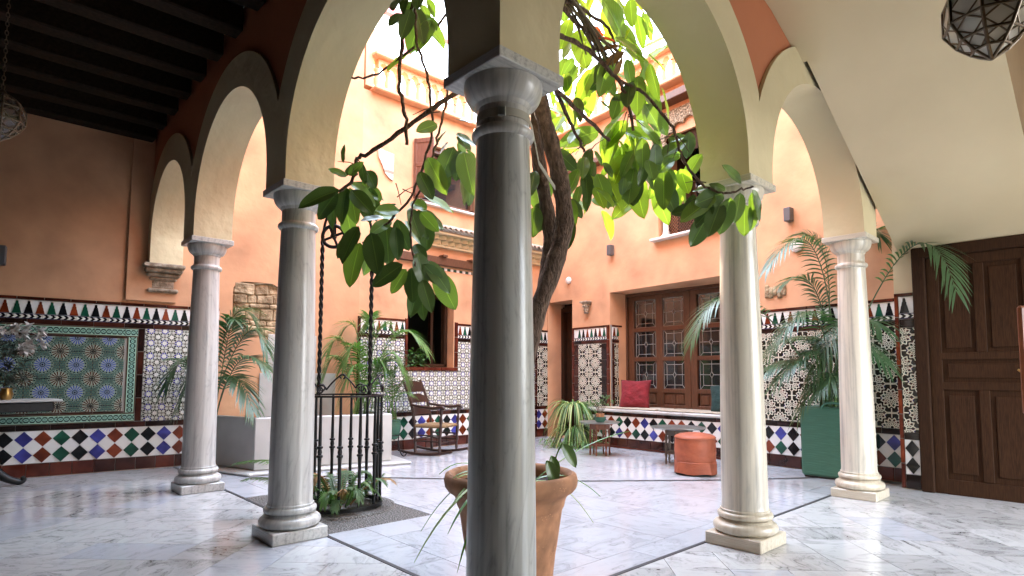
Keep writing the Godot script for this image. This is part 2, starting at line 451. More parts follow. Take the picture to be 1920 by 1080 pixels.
# the glazed patterns printed on the tiles
func make_prints() -> void:
	var white := Color(0.86, 0.86, 0.82)
	var black := Color(0.06, 0.065, 0.07)
	# small eight-point stars, blue and black rings in turn
	var m := mat("print_stars", Color.WHITE, 0.15)
	m.albedo_texture = painted(160, func(u: float, v: float) -> Color:
		var p := Vector2(u, v)
		for k in 2:
			var e := wrapd(p, Vector2(0.25, 0.25) if k == 0 else Vector2(0.75, 0.75))
			var r := e.length()
			if r > 0.40:
				continue
			var a := atan2(e.y, e.x)
			var f := absf(fposmod(a + PI / 8, PI / 4) - PI / 8)
			if r < 0.115 + 0.050 * (1.0 - f / (PI / 8)):
				return white if r > 0.020 else Color(0.62, 0.62, 0.60)
			var g := absf(fposmod(a, PI / 4) - PI / 8)
			if r > 0.158 and r < 0.290 and absf(r * sin(g)) < sin((r - 0.158) / 0.132 * PI) * 0.066:
				return Color(0.20, 0.18, 0.56) if k == 0 else Color(0.035, 0.04, 0.04)
			if r > 0.265 and r < 0.365 and absf(r * sin(f)) < 0.042:
				return Color(0.035, 0.04, 0.04) if k == 0 else Color(0.10, 0.09, 0.05)
		var c := Vector2(fposmod(u, 0.5) - 0.25, fposmod(v, 0.5) - 0.25)
		if wrapd(p, Vector2(0.75, 0.25)).length() < 0.085 or wrapd(p, Vector2(0.25, 0.75)).length() < 0.085:
			return Color(0.05, 0.055, 0.05) if wrapd(p, Vector2(0.75, 0.25)).length() > 0.04 and wrapd(p, Vector2(0.25, 0.75)).length() > 0.04 else Color(0.78, 0.77, 0.70)
		return Color(0.78, 0.78, 0.73))
	# white strapwork stars over brown, green and blue cells
	m = mat("print_straps", Color.WHITE, 0.15)
	m.albedo_texture = painted(320, func(u: float, v: float) -> Color:
		var p := Vector2(u, v)
		var best := Vector2(9, 9)
		var who := 0
		for k in 2:
			var d := wrapd(p, Vector2(0.0, 0.0) if k == 0 else Vector2(0.5, 0.5))
			if d.length() < best.length():
				best = d
				who = k
		var r := best.length()
		var a := atan2(best.y, best.x) + (0.0 if who == 0 else PI / 12)
		var sector := int(floor(fposmod(a, TAU) / (PI / 6)))
		var f := fposmod(a, PI / 6)
		f = minf(f, PI / 6 - f)
		var q := Vector2(r * cos(f), r * sin(f))
		var h := PI / 12
		var P := func(rr: float, aa: float) -> Vector2: return Vector2(rr * cos(aa), rr * sin(aa))
		var d := 9.0
		d = minf(d, seg_dist(q, P.call(0.055, 0.0), P.call(0.10, h)))
		d = minf(d, seg_dist(q, P.call(0.10, h), P.call(0.20, h * 0.35)))
		d = minf(d, seg_dist(q, P.call(0.20, h * 0.35), P.call(0.265, h)))
		d = minf(d, seg_dist(q, P.call(0.265, h), P.call(0.34, 0.0)))
		var e := minf(minf(absf(p.x - 0.5 - (p.y - 0.5)), absf(p.x - 0.5 + p.y - 0.5)), minf(absf(p.x + p.y - 0.5), absf(p.x + p.y - 1.5)))
		if r > 0.345:
			d = minf(d, absf(best.x) if absf(best.x) < absf(best.y) else absf(best.y))
		if d < 0.0085 + 0.030 * minf(r, 0.3):
			return Color(0.84, 0.83, 0.76)
		if r < 0.075:
			return Color(0.07, 0.07, 0.065)
		if r < 0.15:
			return Color(0.10, 0.095, 0.07) if sector % 2 == 0 else Color(0.20, 0.16, 0.10)
		if r < 0.275:
			return [Color(0.38, 0.18, 0.12), Color(0.14, 0.16, 0.14), Color(0.10, 0.28, 0.24), Color(0.16, 0.15, 0.12), Color(0.12, 0.13, 0.13)][sector % 5]
		if r < 0.33:
			return [Color(0.20, 0.17, 0.42), Color(0.09, 0.10, 0.085), Color(0.28, 0.13, 0.06), Color(0.07, 0.075, 0.065), Color(0.08, 0.17, 0.13), Color(0.075, 0.07, 0.06)][sector % 6]
		return Color(0.14, 0.14, 0.12) if who == 0 else (Color(0.17, 0.14, 0.36) if absf(best.x) + absf(best.y) > 0.55 else Color(0.15, 0.10, 0.07)))
	# blue and brown rosettes on a fine green net
	m = mat("print_rosettes", Color.WHITE, 0.15)
	m.albedo_texture = painted(352, func(u: float, v: float) -> Color:
		var p := Vector2(u, v)
		for k in 2:
			var d := wrapd(p, Vector2(0.5, 0.5) if k == 0 else Vector2(0.0, 0.0))
			var r := d.length()
			if r > 0.335:
				continue
			var a := atan2(d.y, d.x)
			var f := absf(fposmod(a, TAU / 16) - TAU / 32) / (TAU / 32)
			var petal := Color(0.26, 0.34, 0.60) if k == 0 else Color(0.30, 0.18, 0.11)
			var line := Color(0.62, 0.66, 0.60)
			if r < 0.030:
				return Color(0.07, 0.12, 0.14)
			if r < 0.060:
				return line if f < 0.5 else petal
			if r < 0.085:
				return Color(0.10, 0.16, 0.18)
			if r < 0.250:
				return petal if f < 0.74 - 0.20 * (r / 0.25) else line
			if r < 0.330 and f < 0.80:
				return Color(0.06, 0.17, 0.17) if f < 0.46 and r > 0.262 and r < 0.318 else Color(0.55, 0.62, 0.56)
		var g := Vector2(fposmod(u * 12.0 + 0.5 * floorf(v * 13.0), 1.0) - 0.5, fposmod(v * 13.0, 1.0) - 0.5)
		var s := g.length()
		if s < 0.16:
			return Color(0.50, 0.50, 0.36)
		if s < 0.32:
			return Color(0.04, 0.11, 0.12) if fposmod(floorf(u * 12.0) + floorf(v * 13.0), 3.0) > 0.5 else Color(0.08, 0.26, 0.22)
		if s < 0.45:
			return Color(0.50, 0.60, 0.55)
		return Color(0.07, 0.20, 0.21))
	# interlaced border band
	m = mat("print_braid", Color.WHITE, 0.15)
	m.albedo_texture = painted(128, func(u: float, v: float) -> Color:
		if v < 0.08 or v > 0.92:
			return Color(0.30, 0.22, 0.13)
		if v < 0.16 or v > 0.84:
			return Color(0.62, 0.74, 0.66)
		var bg := Color(0.55, 0.70, 0.62)
		var c := Color(0.07, 0.14, 0.15)
		for k in 2:
			var y := 0.5 + 0.24 * clampf(1.5 * sin(u * TAU + k * PI), -1, 1)
			if absf(v - y) < 0.065:
				return c
			var y2 := 0.5 + 0.11 * sin(u * TAU * 2.0 + k * PI)
			if absf(v - y2) < 0.03:
				return Color(0.30, 0.45, 0.42)
		if Vector2((fposmod(u * 2.0, 1.0) - 0.5) * 0.5, v - 0.5).length() < 0.05:
			return Color(0.33, 0.40, 0.62)
		return bg)
	# black and white chevrons with a blue edge
	m = mat("print_chevrons", Color.WHITE, 0.15)
	m.albedo_texture = painted(64, func(u: float, v: float) -> Color:
		if v < 0.10 or v > 0.90:
			return Color(0.20, 0.20, 0.34)
		return white if fposmod(u + absf(v - 0.5) * 0.9, 1.0) < 0.5 else black)
	m = mat("print_relief", Color.WHITE, 0.8)
	var rn := noise(120, 1.0, 3)
	m.albedo_texture = painted(96, func(u: float, v: float) -> Color:
		var k := absf(rn.get_noise_2d(u * 7.0, v * 7.0))
		if v < 0.1:
			return Color(0.62, 0.50, 0.44)
		return Color(0.55, 0.45, 0.40) if k < 0.06 else Color(0.86, 0.80, 0.74))

# ---------------------------------------------------------------- tiles
# a bevelled glazed piece standing on local z = 0
func tile(w: float, h: float, d := 0.010, u0 := 0.0, v0 := 0.0, u1 := 1.0, v1 := 1.0) -> Mesh:
	var key := "t%.4f,%.4f,%.4f,%.3f,%.3f,%.3f,%.3f" % [w, h, d, u0, v0, u1, v1]
	if not cache.has(key):
		var s := ns()
		var e := minf(0.0035, d * 0.5)
		var a := [V(-w / 2, -h / 2, 0), V(w / 2, -h / 2, 0), V(w / 2, h / 2, 0), V(-w / 2, h / 2, 0)]
		var b := [V(-w / 2 + e, -h / 2 + e, d), V(w / 2 - e, -h / 2 + e, d), V(w / 2 - e, h / 2 - e, d), V(-w / 2 + e, h / 2 - e, d)]
		var t := [Vector2(u0, v1), Vector2(u1, v1), Vector2(u1, v0), Vector2(u0, v0)]
		quad(s, b[0], b[1], b[2], b[3], t[0], t[1], t[2], t[3])
		for i in 4:
			var j := (i + 1) % 4
			quad(s, a[i], a[j], b[j], b[i], t[i], t[j], t[j], t[i])
		cache[key] = s.commit()
	return cache[key]

func poly_tile(key: String, poly: PackedVector2Array, d: float) -> Mesh:
	if not cache.has(key):
		var s := ns()
		prism(s, poly, 0.0, d)
		cache[key] = s.commit()
	return cache[key]

func diamond(hw: float, hh: float) -> Mesh:
	return poly_tile("d%.4f,%.4f" % [hw, hh], PackedVector2Array([Vector2(0, -hh), Vector2(hw, 0), Vector2(0, hh), Vector2(-hw, 0)]), 0.006)

func merlon(w: float, h: float) -> Mesh:
	var p := PackedVector2Array()
	var n := 4
	for i in n:
		var k := w * 0.5 * (1.0 - 0.9 * float(i) / n)
		p.append(Vector2(k, h * i / n)); p.append(Vector2(k * 0.80, h * (i + 0.92) / n))
	p.append(Vector2(0.0, h))
	for i in range(n - 1, -1, -1):
		var k := w * 0.5 * (1.0 - 0.9 * float(i) / n)
		p.append(Vector2(-k * 0.80, h * (i + 0.92) / n)); p.append(Vector2(-k, h * i / n))
	return poly_tile("m%.4f,%.4f" % [w, h], p, 0.004)

# a row of equal tiles
func band(o: Node, called: String, ms: Array, u0: float, u1: float, y0: float, y1: float, step: float, z := 0.006, phase := 0.0, d := 0.010) -> void:
	var u := u0 - phase
	var k := 0
	while u < u1 - 0.004:
		var a := maxf(u, u0)
		var b := minf(u + step, u1)
		if b - a > 0.012:
			part(called, tile(b - a - 0.003, y1 - y0 - 0.003, d), ms[rng.randi() % ms.size()], o, V((a + b) / 2, (y0 + y1) / 2, z))
		u += step
		k += 1

# printed tiles whose pattern runs on from tile to tile; (pu, py) is a pattern corner
func panel(o: Node, called: String, m: Material, u0: float, u1: float, y0: float, y1: float, size: Vector2, pu: float, py: float, rep := 1.0, z := 0.006) -> void:
	var i := floorf((u0 - pu) / size.x)
	while pu + i * size.x < u1 - 0.004:
		var a := maxf(pu + i * size.x, u0)
		var b := minf(pu + (i + 1) * size.x, u1)
		var j := floorf((y0 - py) / size.y)
		while py + j * size.y < y1 - 0.004:
			var c := maxf(py + j * size.y, y0)
			var e := minf(py + (j + 1) * size.y, y1)
			if b - a > 0.008 and e - c > 0.008:
				var ta := (a - pu - i * size.x) / size.x
				var tb := (b - pu - i * size.x) / size.x
				var tc := 1.0 - (e - py - j * size.y) / size.y
				var td := 1.0 - (c - py - j * size.y) / size.y
				part(called, tile(b - a - 0.0012, e - c - 0.0012, 0.008, ta * rep, tc * rep, tb * rep, td * rep), m, o, V((a + b) / 2, (c + e) / 2, z))
			j += 1.0
		i += 1.0

func diamonds(o: Node, u0: float, u1: float, y0: float, y1: float, step: float, phase: float, top: Array, low: Array) -> void:
	part("white_field", tile(u1 - u0, y1 - y0, 0.006), mats.glaze_white, o, V((u0 + u1) / 2, (y0 + y1) / 2, 0.006))
	var hh := (y1 - y0) / 4
	var k := int(ceilf((u0 - phase) / step))
	while phase + k * step <= u1 + step / 2:
		var c := phase + k * step
		for r in 2:
			var l := maxf(-step / 2, u0 - c)
			var e := minf(step / 2, u1 - c)
			if e - l > step * 0.6:
				var names: Array = low if r == 0 else top
				var clip := PackedVector2Array()
				if l > -step / 2 + 0.001 or e < step / 2 - 0.001:
					var full := PackedVector2Array([Vector2(0, -hh + 0.003), Vector2(step / 2 - 0.003, 0), Vector2(0, hh - 0.003), Vector2(-step / 2 + 0.003, 0)])
					var got := Geometry2D.intersect_polygons(full, PackedVector2Array([Vector2(l, -1), Vector2(e, -1), Vector2(e, 1), Vector2(l, 1)]))
					if got.size():
						part("diamond_tile", poly_tile("dc%.3f,%.3f,%.3f,%.3f" % [l, e, step, hh], got[0], 0.006), mats[names[posmod(k, names.size())]], o, V(c, y0 + hh * (1 + 2 * r), 0.012))
				else:
					part("diamond_tile", diamond(step / 2 - 0.003, hh - 0.003), mats[names[posmod(k, names.size())]], o, V(c, y0 + hh * (1 + 2 * r), 0.012))
		if c + step / 2 < u1 - step / 2 and c > u0:
			part("white_diamond_tile", diamond(step / 2 - 0.003, hh - 0.003), mats.glaze_white, o, V(c + step / 2, y0 + hh * 2, 0.0118))
		k += 1

func merlons(o: Node, u0: float, u1: float, y0: float, y1: float, step: float, phase: float, names: Array) -> void:
	part("merlon_field", tile(u1 - u0, y1 - y0, 0.006), mats.glaze_white, o, V((u0 + u1) / 2, (y0 + y1) / 2, 0.006))
	var k := int(ceilf((u0 - phase + step * 0.42) / step))
	while phase + k * step <= u1 - step * 0.42:
		part("merlon_tile", merlon(step * 0.82, (y1 - y0) * 0.9), mats[names[posmod(k, names.size())]], o, V(phase + k * step, y0 + 0.002, 0.012))
		k += 1

# the frieze above the panels: dark tiles, chevrons, stepped merlons and a rounded cap
func frieze(o: Node, u0: float, u1: float, phase: float) -> void:
	band(o, "brown_tile", [mats.glaze_brown, mats.glaze_brown_dark, mats.glaze_brown], u0, u1, 1.667, 1.722, 0.297, 0.006, 0.11)
	var u := u0
	while u < u1 - 0.01:
		var b := minf(u + 0.30, u1)
		part("chevron_tile", tile(b - u - 0.001, 0.056, 0.008, 0, 0, (b - u) / 0.06, 1), mats.print_chevrons, o, V((u + b) / 2, 1.75, 0.006))
		u += 0.30
	merlons(o, u0, u1, 1.778, 1.930, 0.10, phase, ["glaze_rust", "glaze_green", "glaze_black"])
	band(o, "cap_tile", [mats.glaze_brown, mats.glaze_brown, mats.glaze_red], u0, u1, 1.930, 1.968, 0.235, 0.004, 0.07, 0.020)

func footing(o: Node, u0: float, u1: float, phase: float, step: float, top: Array, low: Array) -> void:
	band(o, "skirting_tile", [mats.glaze_brown, mats.glaze_red, mats.glaze_brown], u0, u1, 0.005, 0.148, 0.200, 0.006, 0.06)
	diamonds(o, u0, u1, 0.150, 0.500, step, phase, top, low)
	band(o, "brown_tile", [mats.glaze_brown, mats.glaze_brown_dark], u0, u1, 0.500, 0.564, 0.297, 0.006, 0.15)

# wall sheet with openings [u0, u1, y0, y1] and a thickness behind
func wall_sheet(s: SurfaceTool, u0: float, u1: float, y0: float, y1: float, holes: Array, thick: float) -> void:
	var us := [u0, u1]
	var ys := [y0, y1]
	for h in holes:
		us.append_array([h[0], h[1]])
		ys.append_array([h[2], h[3]])
	us.sort()
	ys.sort()
	for i in us.size() - 1:
		for j in ys.size() - 1:
			var a: float = us[i]
			var b: float = us[i + 1]
			var c: float = ys[j]
			var d: float = ys[j + 1]
			if b - a < 1e-5 or d - c < 1e-5:
				continue
			var open := false
			for h in holes:
				if (a + b) / 2 > h[0] and (a + b) / 2 < h[1] and (c + d) / 2 > h[2] and (c + d) / 2 < h[3]:
					open = true
			if not open:
				quad(s, V(a, c, 0), V(b, c, 0), V(b, d, 0), V(a, d, 0))
				quad(s, V(b, c, -thick), V(a, c, -thick), V(a, d, -thick), V(b, d, -thick))
	for h in holes:
		var a: float = h[0]
		var b: float = h[1]
		var c: float = h[2]
		var d: float = h[3]
		quad(s, V(a, c, 0), V(a, d, 0), V(a, d, -thick), V(a, c, -thick))
		quad(s, V(b, d, 0), V(b, c, 0), V(b, c, -thick), V(b, d, -thick))
		quad(s, V(b, d, 0), V(b, d, -thick), V(a, d, -thick), V(a, d, 0))
		quad(s, V(a, c, 0), V(a, c, -thick), V(b, c, -thick), V(b, c, 0))
	quad(s, V(u0, y0, -thick), V(u0, y0, 0), V(u0, y1, 0), V(u0, y1, -thick))
	quad(s, V(u1, y0, 0), V(u1, y0, -thick), V(u1, y1, -thick), V(u1, y1, 0))
	quad(s, V(u0, y1, 0), V(u1, y1, 0), V(u1, y1, -thick), V(u0, y1, -thick))

# one bay of an arcade between pier centres ua and ub, opening centred on c
func arch_bay(o: Node3D, ua: float, ub: float, c: float, r: float, yc: float, ro: float, corner: float) -> void:
	const T := 0.176
	const S := 0.148
	var b := ns()
	var sp := ns()
	var us := [ua, ub, c - r, c + r]
	for i in 57:
		us.append(lerpf(ua, ub, i / 56.0))
	for i in 40:
		us.append(c - r * cos(PI * i / 39.0))
	us.sort()
	var low := func(u: float) -> float: return yc + sqrt(maxf(0.0, r * r - (u - c) * (u - c)))
	var high := func(u: float) -> float:
		var x := absf(u - corner) + corner if absf(corner - u) < 0.3 and corner < 1e8 else u
		return yc + sqrt(maxf(0.01, ro * ro - (x - c) * (x - c)))
	for i in us.size() - 1:
		var u: float = us[i]
		var w: float = us[i + 1]
		if w - u < 1e-5:
			continue
		var mid := (u + w) / 2
		var l0: float = low.call(u) if absf(mid - c) < r else SPRING
		var l1: float = low.call(w) if absf(mid - c) < r else SPRING
		var h0: float = high.call(u)
		var h1: float = high.call(w)
		quad(b, V(u, l0, T), V(w, l1, T), V(w, h1, T), V(u, h0, T))
		quad(b, V(w, l1, -T), V(u, l0, -T), V(u, h0, -T), V(w, h1, -T))
		quad(b, V(u, h0, T), V(w, h1, T), V(w, h1, S), V(u, h0, S))
		quad(b, V(w, h1, -T), V(u, h0, -T), V(u, h0, -S), V(w, h1, -S))
		quad(sp, V(u, h0, S), V(w, h1, S), V(w, WALL_TOP, S), V(u, WALL_TOP, S))
		quad(sp, V(w, h1, -S), V(u, h0, -S), V(u, WALL_TOP, -S), V(w, WALL_TOP, -S))
		quad(sp, V(u, WALL_TOP, S), V(w, WALL_TOP, S), V(w, WALL_TOP, -S), V(u, WALL_TOP, -S))
	# the inside of the arch, smooth
	var pts := [[V(c - r, SPRING, 0), V(1, 0, 0)], [V(c - r, yc, 0), V(1, 0, 0)]]
	for i in range(1, 40):
		var a := PI * i / 40.0
		pts.append([V(c - r * cos(a), yc + r * sin(a), 0), V(cos(a), -sin(a), 0)])
	pts.append([V(c + r, yc, 0), V(-1, 0, 0)])
	pts.append([V(c + r, SPRING, 0), V(-1, 0, 0)])
	for i in pts.size() - 1:
		var z := V(0, 0, T)
		var p: Vector3 = pts[i][0]
		var q: Vector3 = pts[i + 1][0]
		var uv := Vector2.ZERO
		nquad(b, [p + z, p - z, q - z, q + z], [pts[i][1], pts[i][1], pts[i + 1][1], pts[i + 1][1]], [uv, uv, uv, uv])
	part("arch", b, mats.cream_plaster, o)
	part("spandrel", sp, mats.terracotta_plaster, o)

func column(label: String, at: Vector3, m: Material, base_m: Material, cap_m: Material = null) -> Node3D:
	if cap_m == null:
		cap_m = m
	var t := thing("marble_column", label, "column", at, 0.0, "marble columns of the arcades")
	var s := ns()
	cbox(s, V(0, 0.04, 0), V(0.382, 0.08, 0.382), 0.006)
	part("plinth", s, base_m, t)
	s = ns()
	var pr := [Vector2(0.16, 0.0815)]
	for i in 11:
		var a := -PI / 2 + PI * i / 10.0
		pr.append(Vector2(0.172 + 0.034 * cos(a), 0.117 + 0.035 * sin(a)))
	pr.append(Vector2(0.168, 0.158))
	for i in 5:
		var a := PI * i / 4.0
		pr.append(Vector2(0.168 - 0.010 * sin(a) + 0.003, 0.160 + 0.012 * i / 4.0))
	for i in 8:
		var a := -PI / 2 + PI * i / 7.0
		pr.append(Vector2(0.156 + 0.021 * cos(a), 0.195 + 0.022 * sin(a)))
	pr.append_array([Vector2(0.158, 0.222), Vector2(0.158, 0.232), Vector2(0.150, 0.236)])
	lathe(s, pr, 48, Vector3.ZERO, Basis(), 0.5)
	part("base", s, base_m, t)
	s = ns()
	pr = [Vector2(0.152, 0.234), Vector2(0.149, 0.25)]
	for i in 17:
		var k := i / 16.0
		pr.append(Vector2(0.148 - 0.030 * pow(k, 1.5), 0.26 + k * 1.88))
	pr.append(Vector2(0.120, 2.150))
	lathe(s, pr, 48, Vector3.ZERO, Basis(), 0.45)
	part("shaft", s, m, t)
	s = ns()
	pr = [Vector2(0.118, 2.148)]
	for i in 11:
		var a := -PI / 2 + PI * i / 10.0
		pr.append(Vector2(0.117 + 0.023 * cos(a), 2.172 + 0.024 * sin(a)))
	pr.append_array([Vector2(0.116, 2.198), Vector2(0.115, 2.215), Vector2(0.115, 2.285), Vector2(0.124, 2.290), Vector2(0.126, 2.302)])
	for i in 10:
		var a := PI / 2 * i / 9.0
		pr.append(Vector2(0.128 + 0.048 * sin(a) , 2.304 + 0.068 * (1.0 - cos(a)) + 0.018 * i / 9.0))
	pr.append_array([Vector2(0.174, 2.402), Vector2(0.12, 2.4025)])
	lathe(s, pr, 48, Vector3.ZERO, Basis(), 0.5)
	part("capital", s, cap_m, t)
	s = ns()
	cbox(s, V(0, 2.4255, 0), V(0.384, 0.048, 0.384), 0.004)
	part("abacus", s, cap_m, t)
	return t

# ---------------------------------------------------------------- the place
func _ready() -> void:
	rng.seed = 20
	var cam := Camera3D.new()
	cam.name = "camera"
	cam.projection = Camera3D.PROJECTION_FRUSTUM
	cam.near = 0.05
	cam.far = 120.0
	var px := 1102.97
	cam.size = 0.05 * 1080.0 / px
	cam.frustum_offset = Vector2(0.0, 0.05 * (624.29 - 540.0) / px)
	add_child(cam)
	cam.position = Vector3(-1.697, 1.1155, 1.902)
	cam.rotation_order = EULER_ORDER_YXZ
	cam.rotation = Vector3(0.0726, -0.7452, 0.0030)
	cam.current = true
	var env := Environment.new()
	env.background_mode = Environment.BG_SKY
	var sky := Sky.new()
	var sm := ProceduralSkyMaterial.new()
	sm.sky_top_color = Color(0.80, 0.86, 0.95)
	sm.sky_horizon_color = Color(0.95, 0.945, 0.93)
	sm.sky_curve = 0.25
	sm.ground_bottom_color = Color(0.35, 0.32, 0.28)
	sm.ground_horizon_color = Color(0.62, 0.60, 0.56)
	sm.sky_energy_multiplier = 2.0
	sky.sky_material = sm
	env.sky = sky
	env.tonemap_mode = Environment.TONE_MAPPER_LINEAR
	env.tonemap_exposure = 3.9
	env.sdfgi_enabled = true
	env.ssao_enabled = true
	env.ssil_enabled = true
	var we := WorldEnvironment.new()
	we.name = "world_environment"
	we.environment = env
	add_child(we)
	var sun := DirectionalLight3D.new()
	sun.name = "sun"
	sun.light_color = Color(1.0, 0.95, 0.86)
	sun.light_energy = 1.5
	sun.light_angular_distance = 0.5
	sun.shadow_enabled = true
	add_child(sun)
	sun.look_at_from_position(Vector3(0.42, 0.58, -0.86) * 20.0, Vector3.ZERO)

	make_materials()
	build_floors()
	build_arcades()
	build_left_wall()
	build_trough_wall()
	build_back_wall()
	build_right_wall()
	build_end_wall()
	build_shell()
	build_terraces()
	build_furniture()
	build_ironwork()
	build_lamps()
	build_tree()
	build_plants()

func slab_poly(o: Node, called: String, poly: PackedVector2Array, y: float, m: Material, uo: Vector2, ax: Vector2, gap := 0.0012, tk := 0.02) -> void:
	var got := Geometry2D.offset_polygon(poly, -gap, Geometry2D.JOIN_MITER)
	if got.is_empty():
		return
	var p := got[0]
	if Geometry2D.is_polygon_clockwise(p):
		p.reverse()
	var c := Vector2.ZERO
	for q in p:
		c += q
	c /= p.size()
	var s := ns()
	var ay := Vector2(-ax.y, ax.x)
	var uv := func(q: Vector2) -> Vector2: return Vector2((q - c).dot(ax) / 1.35 + uo.x, (q - c).dot(ay) / 1.35 + uo.y)
	# x, z seen from above: anticlockwise in (x, z) is clockwise from above
	var ix := Geometry2D.triangulate_polygon(p)
	for i in range(0, ix.size(), 3):
		var a := p[ix[i]]
		var b := p[ix[i + 1]]
		var d := p[ix[i + 2]]
		if (b - a).cross(d - a) < 0:
			var sw := b
			b = d
			d = sw
		for q in [a, b, d]:
			s.set_normal(Vector3.UP)
			s.set_uv(uv.call(q))
			s.add_vertex(V(q.x - c.x, 0, q.y - c.y))
	for i in p.size():
		var a := p[i] - c
		var b := p[(i + 1) % p.size()] - c
		quad(s, V(b.x, -tk, b.y), V(a.x, -tk, a.y), V(a.x, 0, a.y), V(b.x, 0, b.y))
	part(called, s, m, o, V(c.x, y, c.y))

func seen(c: Vector2) -> bool:
	var d := c - Vector2(-1.697, 1.902)
	var f := d.dot(Vector2(0.678, -0.735))
	var s := d.dot(Vector2(0.735, 0.678))
	return f > 0.6 and absf(s) < f * 1.02 + 0.7

func build_floors() -> void:
	var base := struct("ground")
	var s := ns()
	quad(s, V(-30, -0.03, 30), V(30, -0.03, 30), V(30, -0.03, -30), V(-30, -0.03, -30))
	part("ground_sheet", s, mats.grout, base)
	var g := struct("gallery_floor")
	var gallery := PackedVector2Array([Vector2(-3.7, -6.72), Vector2(0.185, -6.26), Vector2(0.185, -0.185), Vector2(5.4, -0.185), Vector2(5.4, 3.7), Vector2(-3.7, 3.7)])
	var w := 0.335
	var ax := Vector2(1, 1).normalized()
	var ay := Vector2(-1, 1).normalized()
	var ms := [mats.marble_veined, mats.marble_cream, mats.marble_veined_grey, mats.marble_pale, mats.marble_veined]
	for i in range(-26, 27):
		for j in range(-14, 15):
			var o := Vector2(i + 2 * j, i - 2 * j)
			for k in 2:
				var r := Rect2(o * w, Vector2(2 * w, w)) if k == 0 else Rect2((o + Vector2(0, 1)) * w, Vector2(w, 2 * w))
				var cc := r.get_center()
				var world := ax * cc.x + ay * cc.y + Vector2(-1.0, -1.0)
				if not seen(world):
					continue
				var poly := PackedVector2Array()
				for q in [r.position, r.position + Vector2(r.size.x, 0), r.end, r.position + Vector2(0, r.size.y)]:
					poly.append(ax * q.x + ay * q.y + Vector2(-1.0, -1.0))
				var m: Material = ms[rng.randi() % 5]
				var uo := Vector2(rng.randf(), rng.randf())
				for cut in Geometry2D.intersect_polygons(poly, gallery):
					slab_poly(g, "marble_slab", cut, 0.0, m, uo, (ax if k == 0 else ay), 0.0018)
	var rest := ns()
	quad(rest, V(-3.7, -0.012, 3.7), V(5.4, -0.012, 3.7), V(5.4, -0.012, -0.15), V(-3.7, -0.012, -0.15))
	quad(rest, V(-3.7, -0.012, -0.15), V(0.15, -0.012, -0.15), V(0.15, -0.012, -6.7), V(-3.7, -0.012, -6.7))
	part("mortar_bed", rest, mats.grout, g)
	var c := struct("courtyard_floor")
	var court := PackedVector2Array([Vector2(0.215, -6.3), Vector2(0.215, -0.215), Vector2(6.3, -0.215), Vector2(6.9, -6.3)])
	var hole := PackedVector2Array([Vector2(-1, -3.75), Vector2(1.105, -3.75), Vector2(1.105, -2.075), Vector2(-1, -2.075)])
	var cells := []
	for i in range(-1, 10):
		cells.append([Rect2(-0.15 + i * 0.82, -0.43, 0.82, 0.215), true])
		for j in 10:
			cells.append([Rect2(-0.205 + i * 0.70 + (0.0 if j % 2 == 0 else 0.0), -0.43 - (j + 1) * 0.655, 0.70, 0.655), false])
	for cell in cells:
		var r: Rect2 = cell[0]
		var poly := PackedVector2Array([r.position, r.position + Vector2(r.size.x, 0), r.end, r.position + Vector2(0, r.size.y)])
		var uo := Vector2(rng.randf(), rng.randf())
		for cut in Geometry2D.intersect_polygons(poly, court):
			for cut2 in Geometry2D.clip_polygons(cut, hole):
				slab_poly(c, "marble_slab", cut2, 0.0, mats.marble_pale, uo, Vector2(1, 0) if rng.randf() < 0.5 else Vector2(0, 1), 0.0020)
	s = ns()
	quad(s, V(0.18, -0.014, -0.18), V(6.6, -0.014, -0.18), V(6.6, -0.014, -6.4), V(0.18, -0.014, -6.4))
	part("mortar_bed", s, mats.grout, c)
	s = ns()
	for k in 2:
		if k == 0:
			box(s, V(0.20, -0.004, -3.2), V(0.024, 0.012, 6.0))
		else:
			box(s, V(2.75, -0.004, -0.20), V(5.1, 0.012, 0.024))
	part("drain_channel", s, mats.drain_iron, c)
	s = ns()
	var pts := [Vector2(1.15, -4.45), Vector2(2.21, -3.264), Vector2(3.126, -2.276), Vector2(4.334, -1.284), Vector2(5.144, -0.74), Vector2(5.6, -0.4)]
	for i in 5:
		var a: Vector2 = pts[i]
		var b: Vector2 = pts[i + 1]
		var n := (b - a).orthogonal().normalized() * 0.024
		quad(s, V(a.x + n.x, 0.004, a.y + n.y), V(a.x - n.x, 0.004, a.y - n.y), V(b.x - n.x, 0.004, b.y - n.y), V(b.x + n.x, 0.004, b.y + n.y))
	part("drain_strip", s, mats.drain_iron, c)
	s = ns()
	box(s, V(0.66, -0.012, -2.91), V(0.888, 0.02, 1.665))
	lathe(s, [Vector2(0.47, -0.002), Vector2(0.46, 0.012), Vector2(0.36, 0.014), Vector2(0.34, -0.002)], 36, V(0.68, 0, -2.83))
	part("pebble_bed", s, mats.pebble, c)

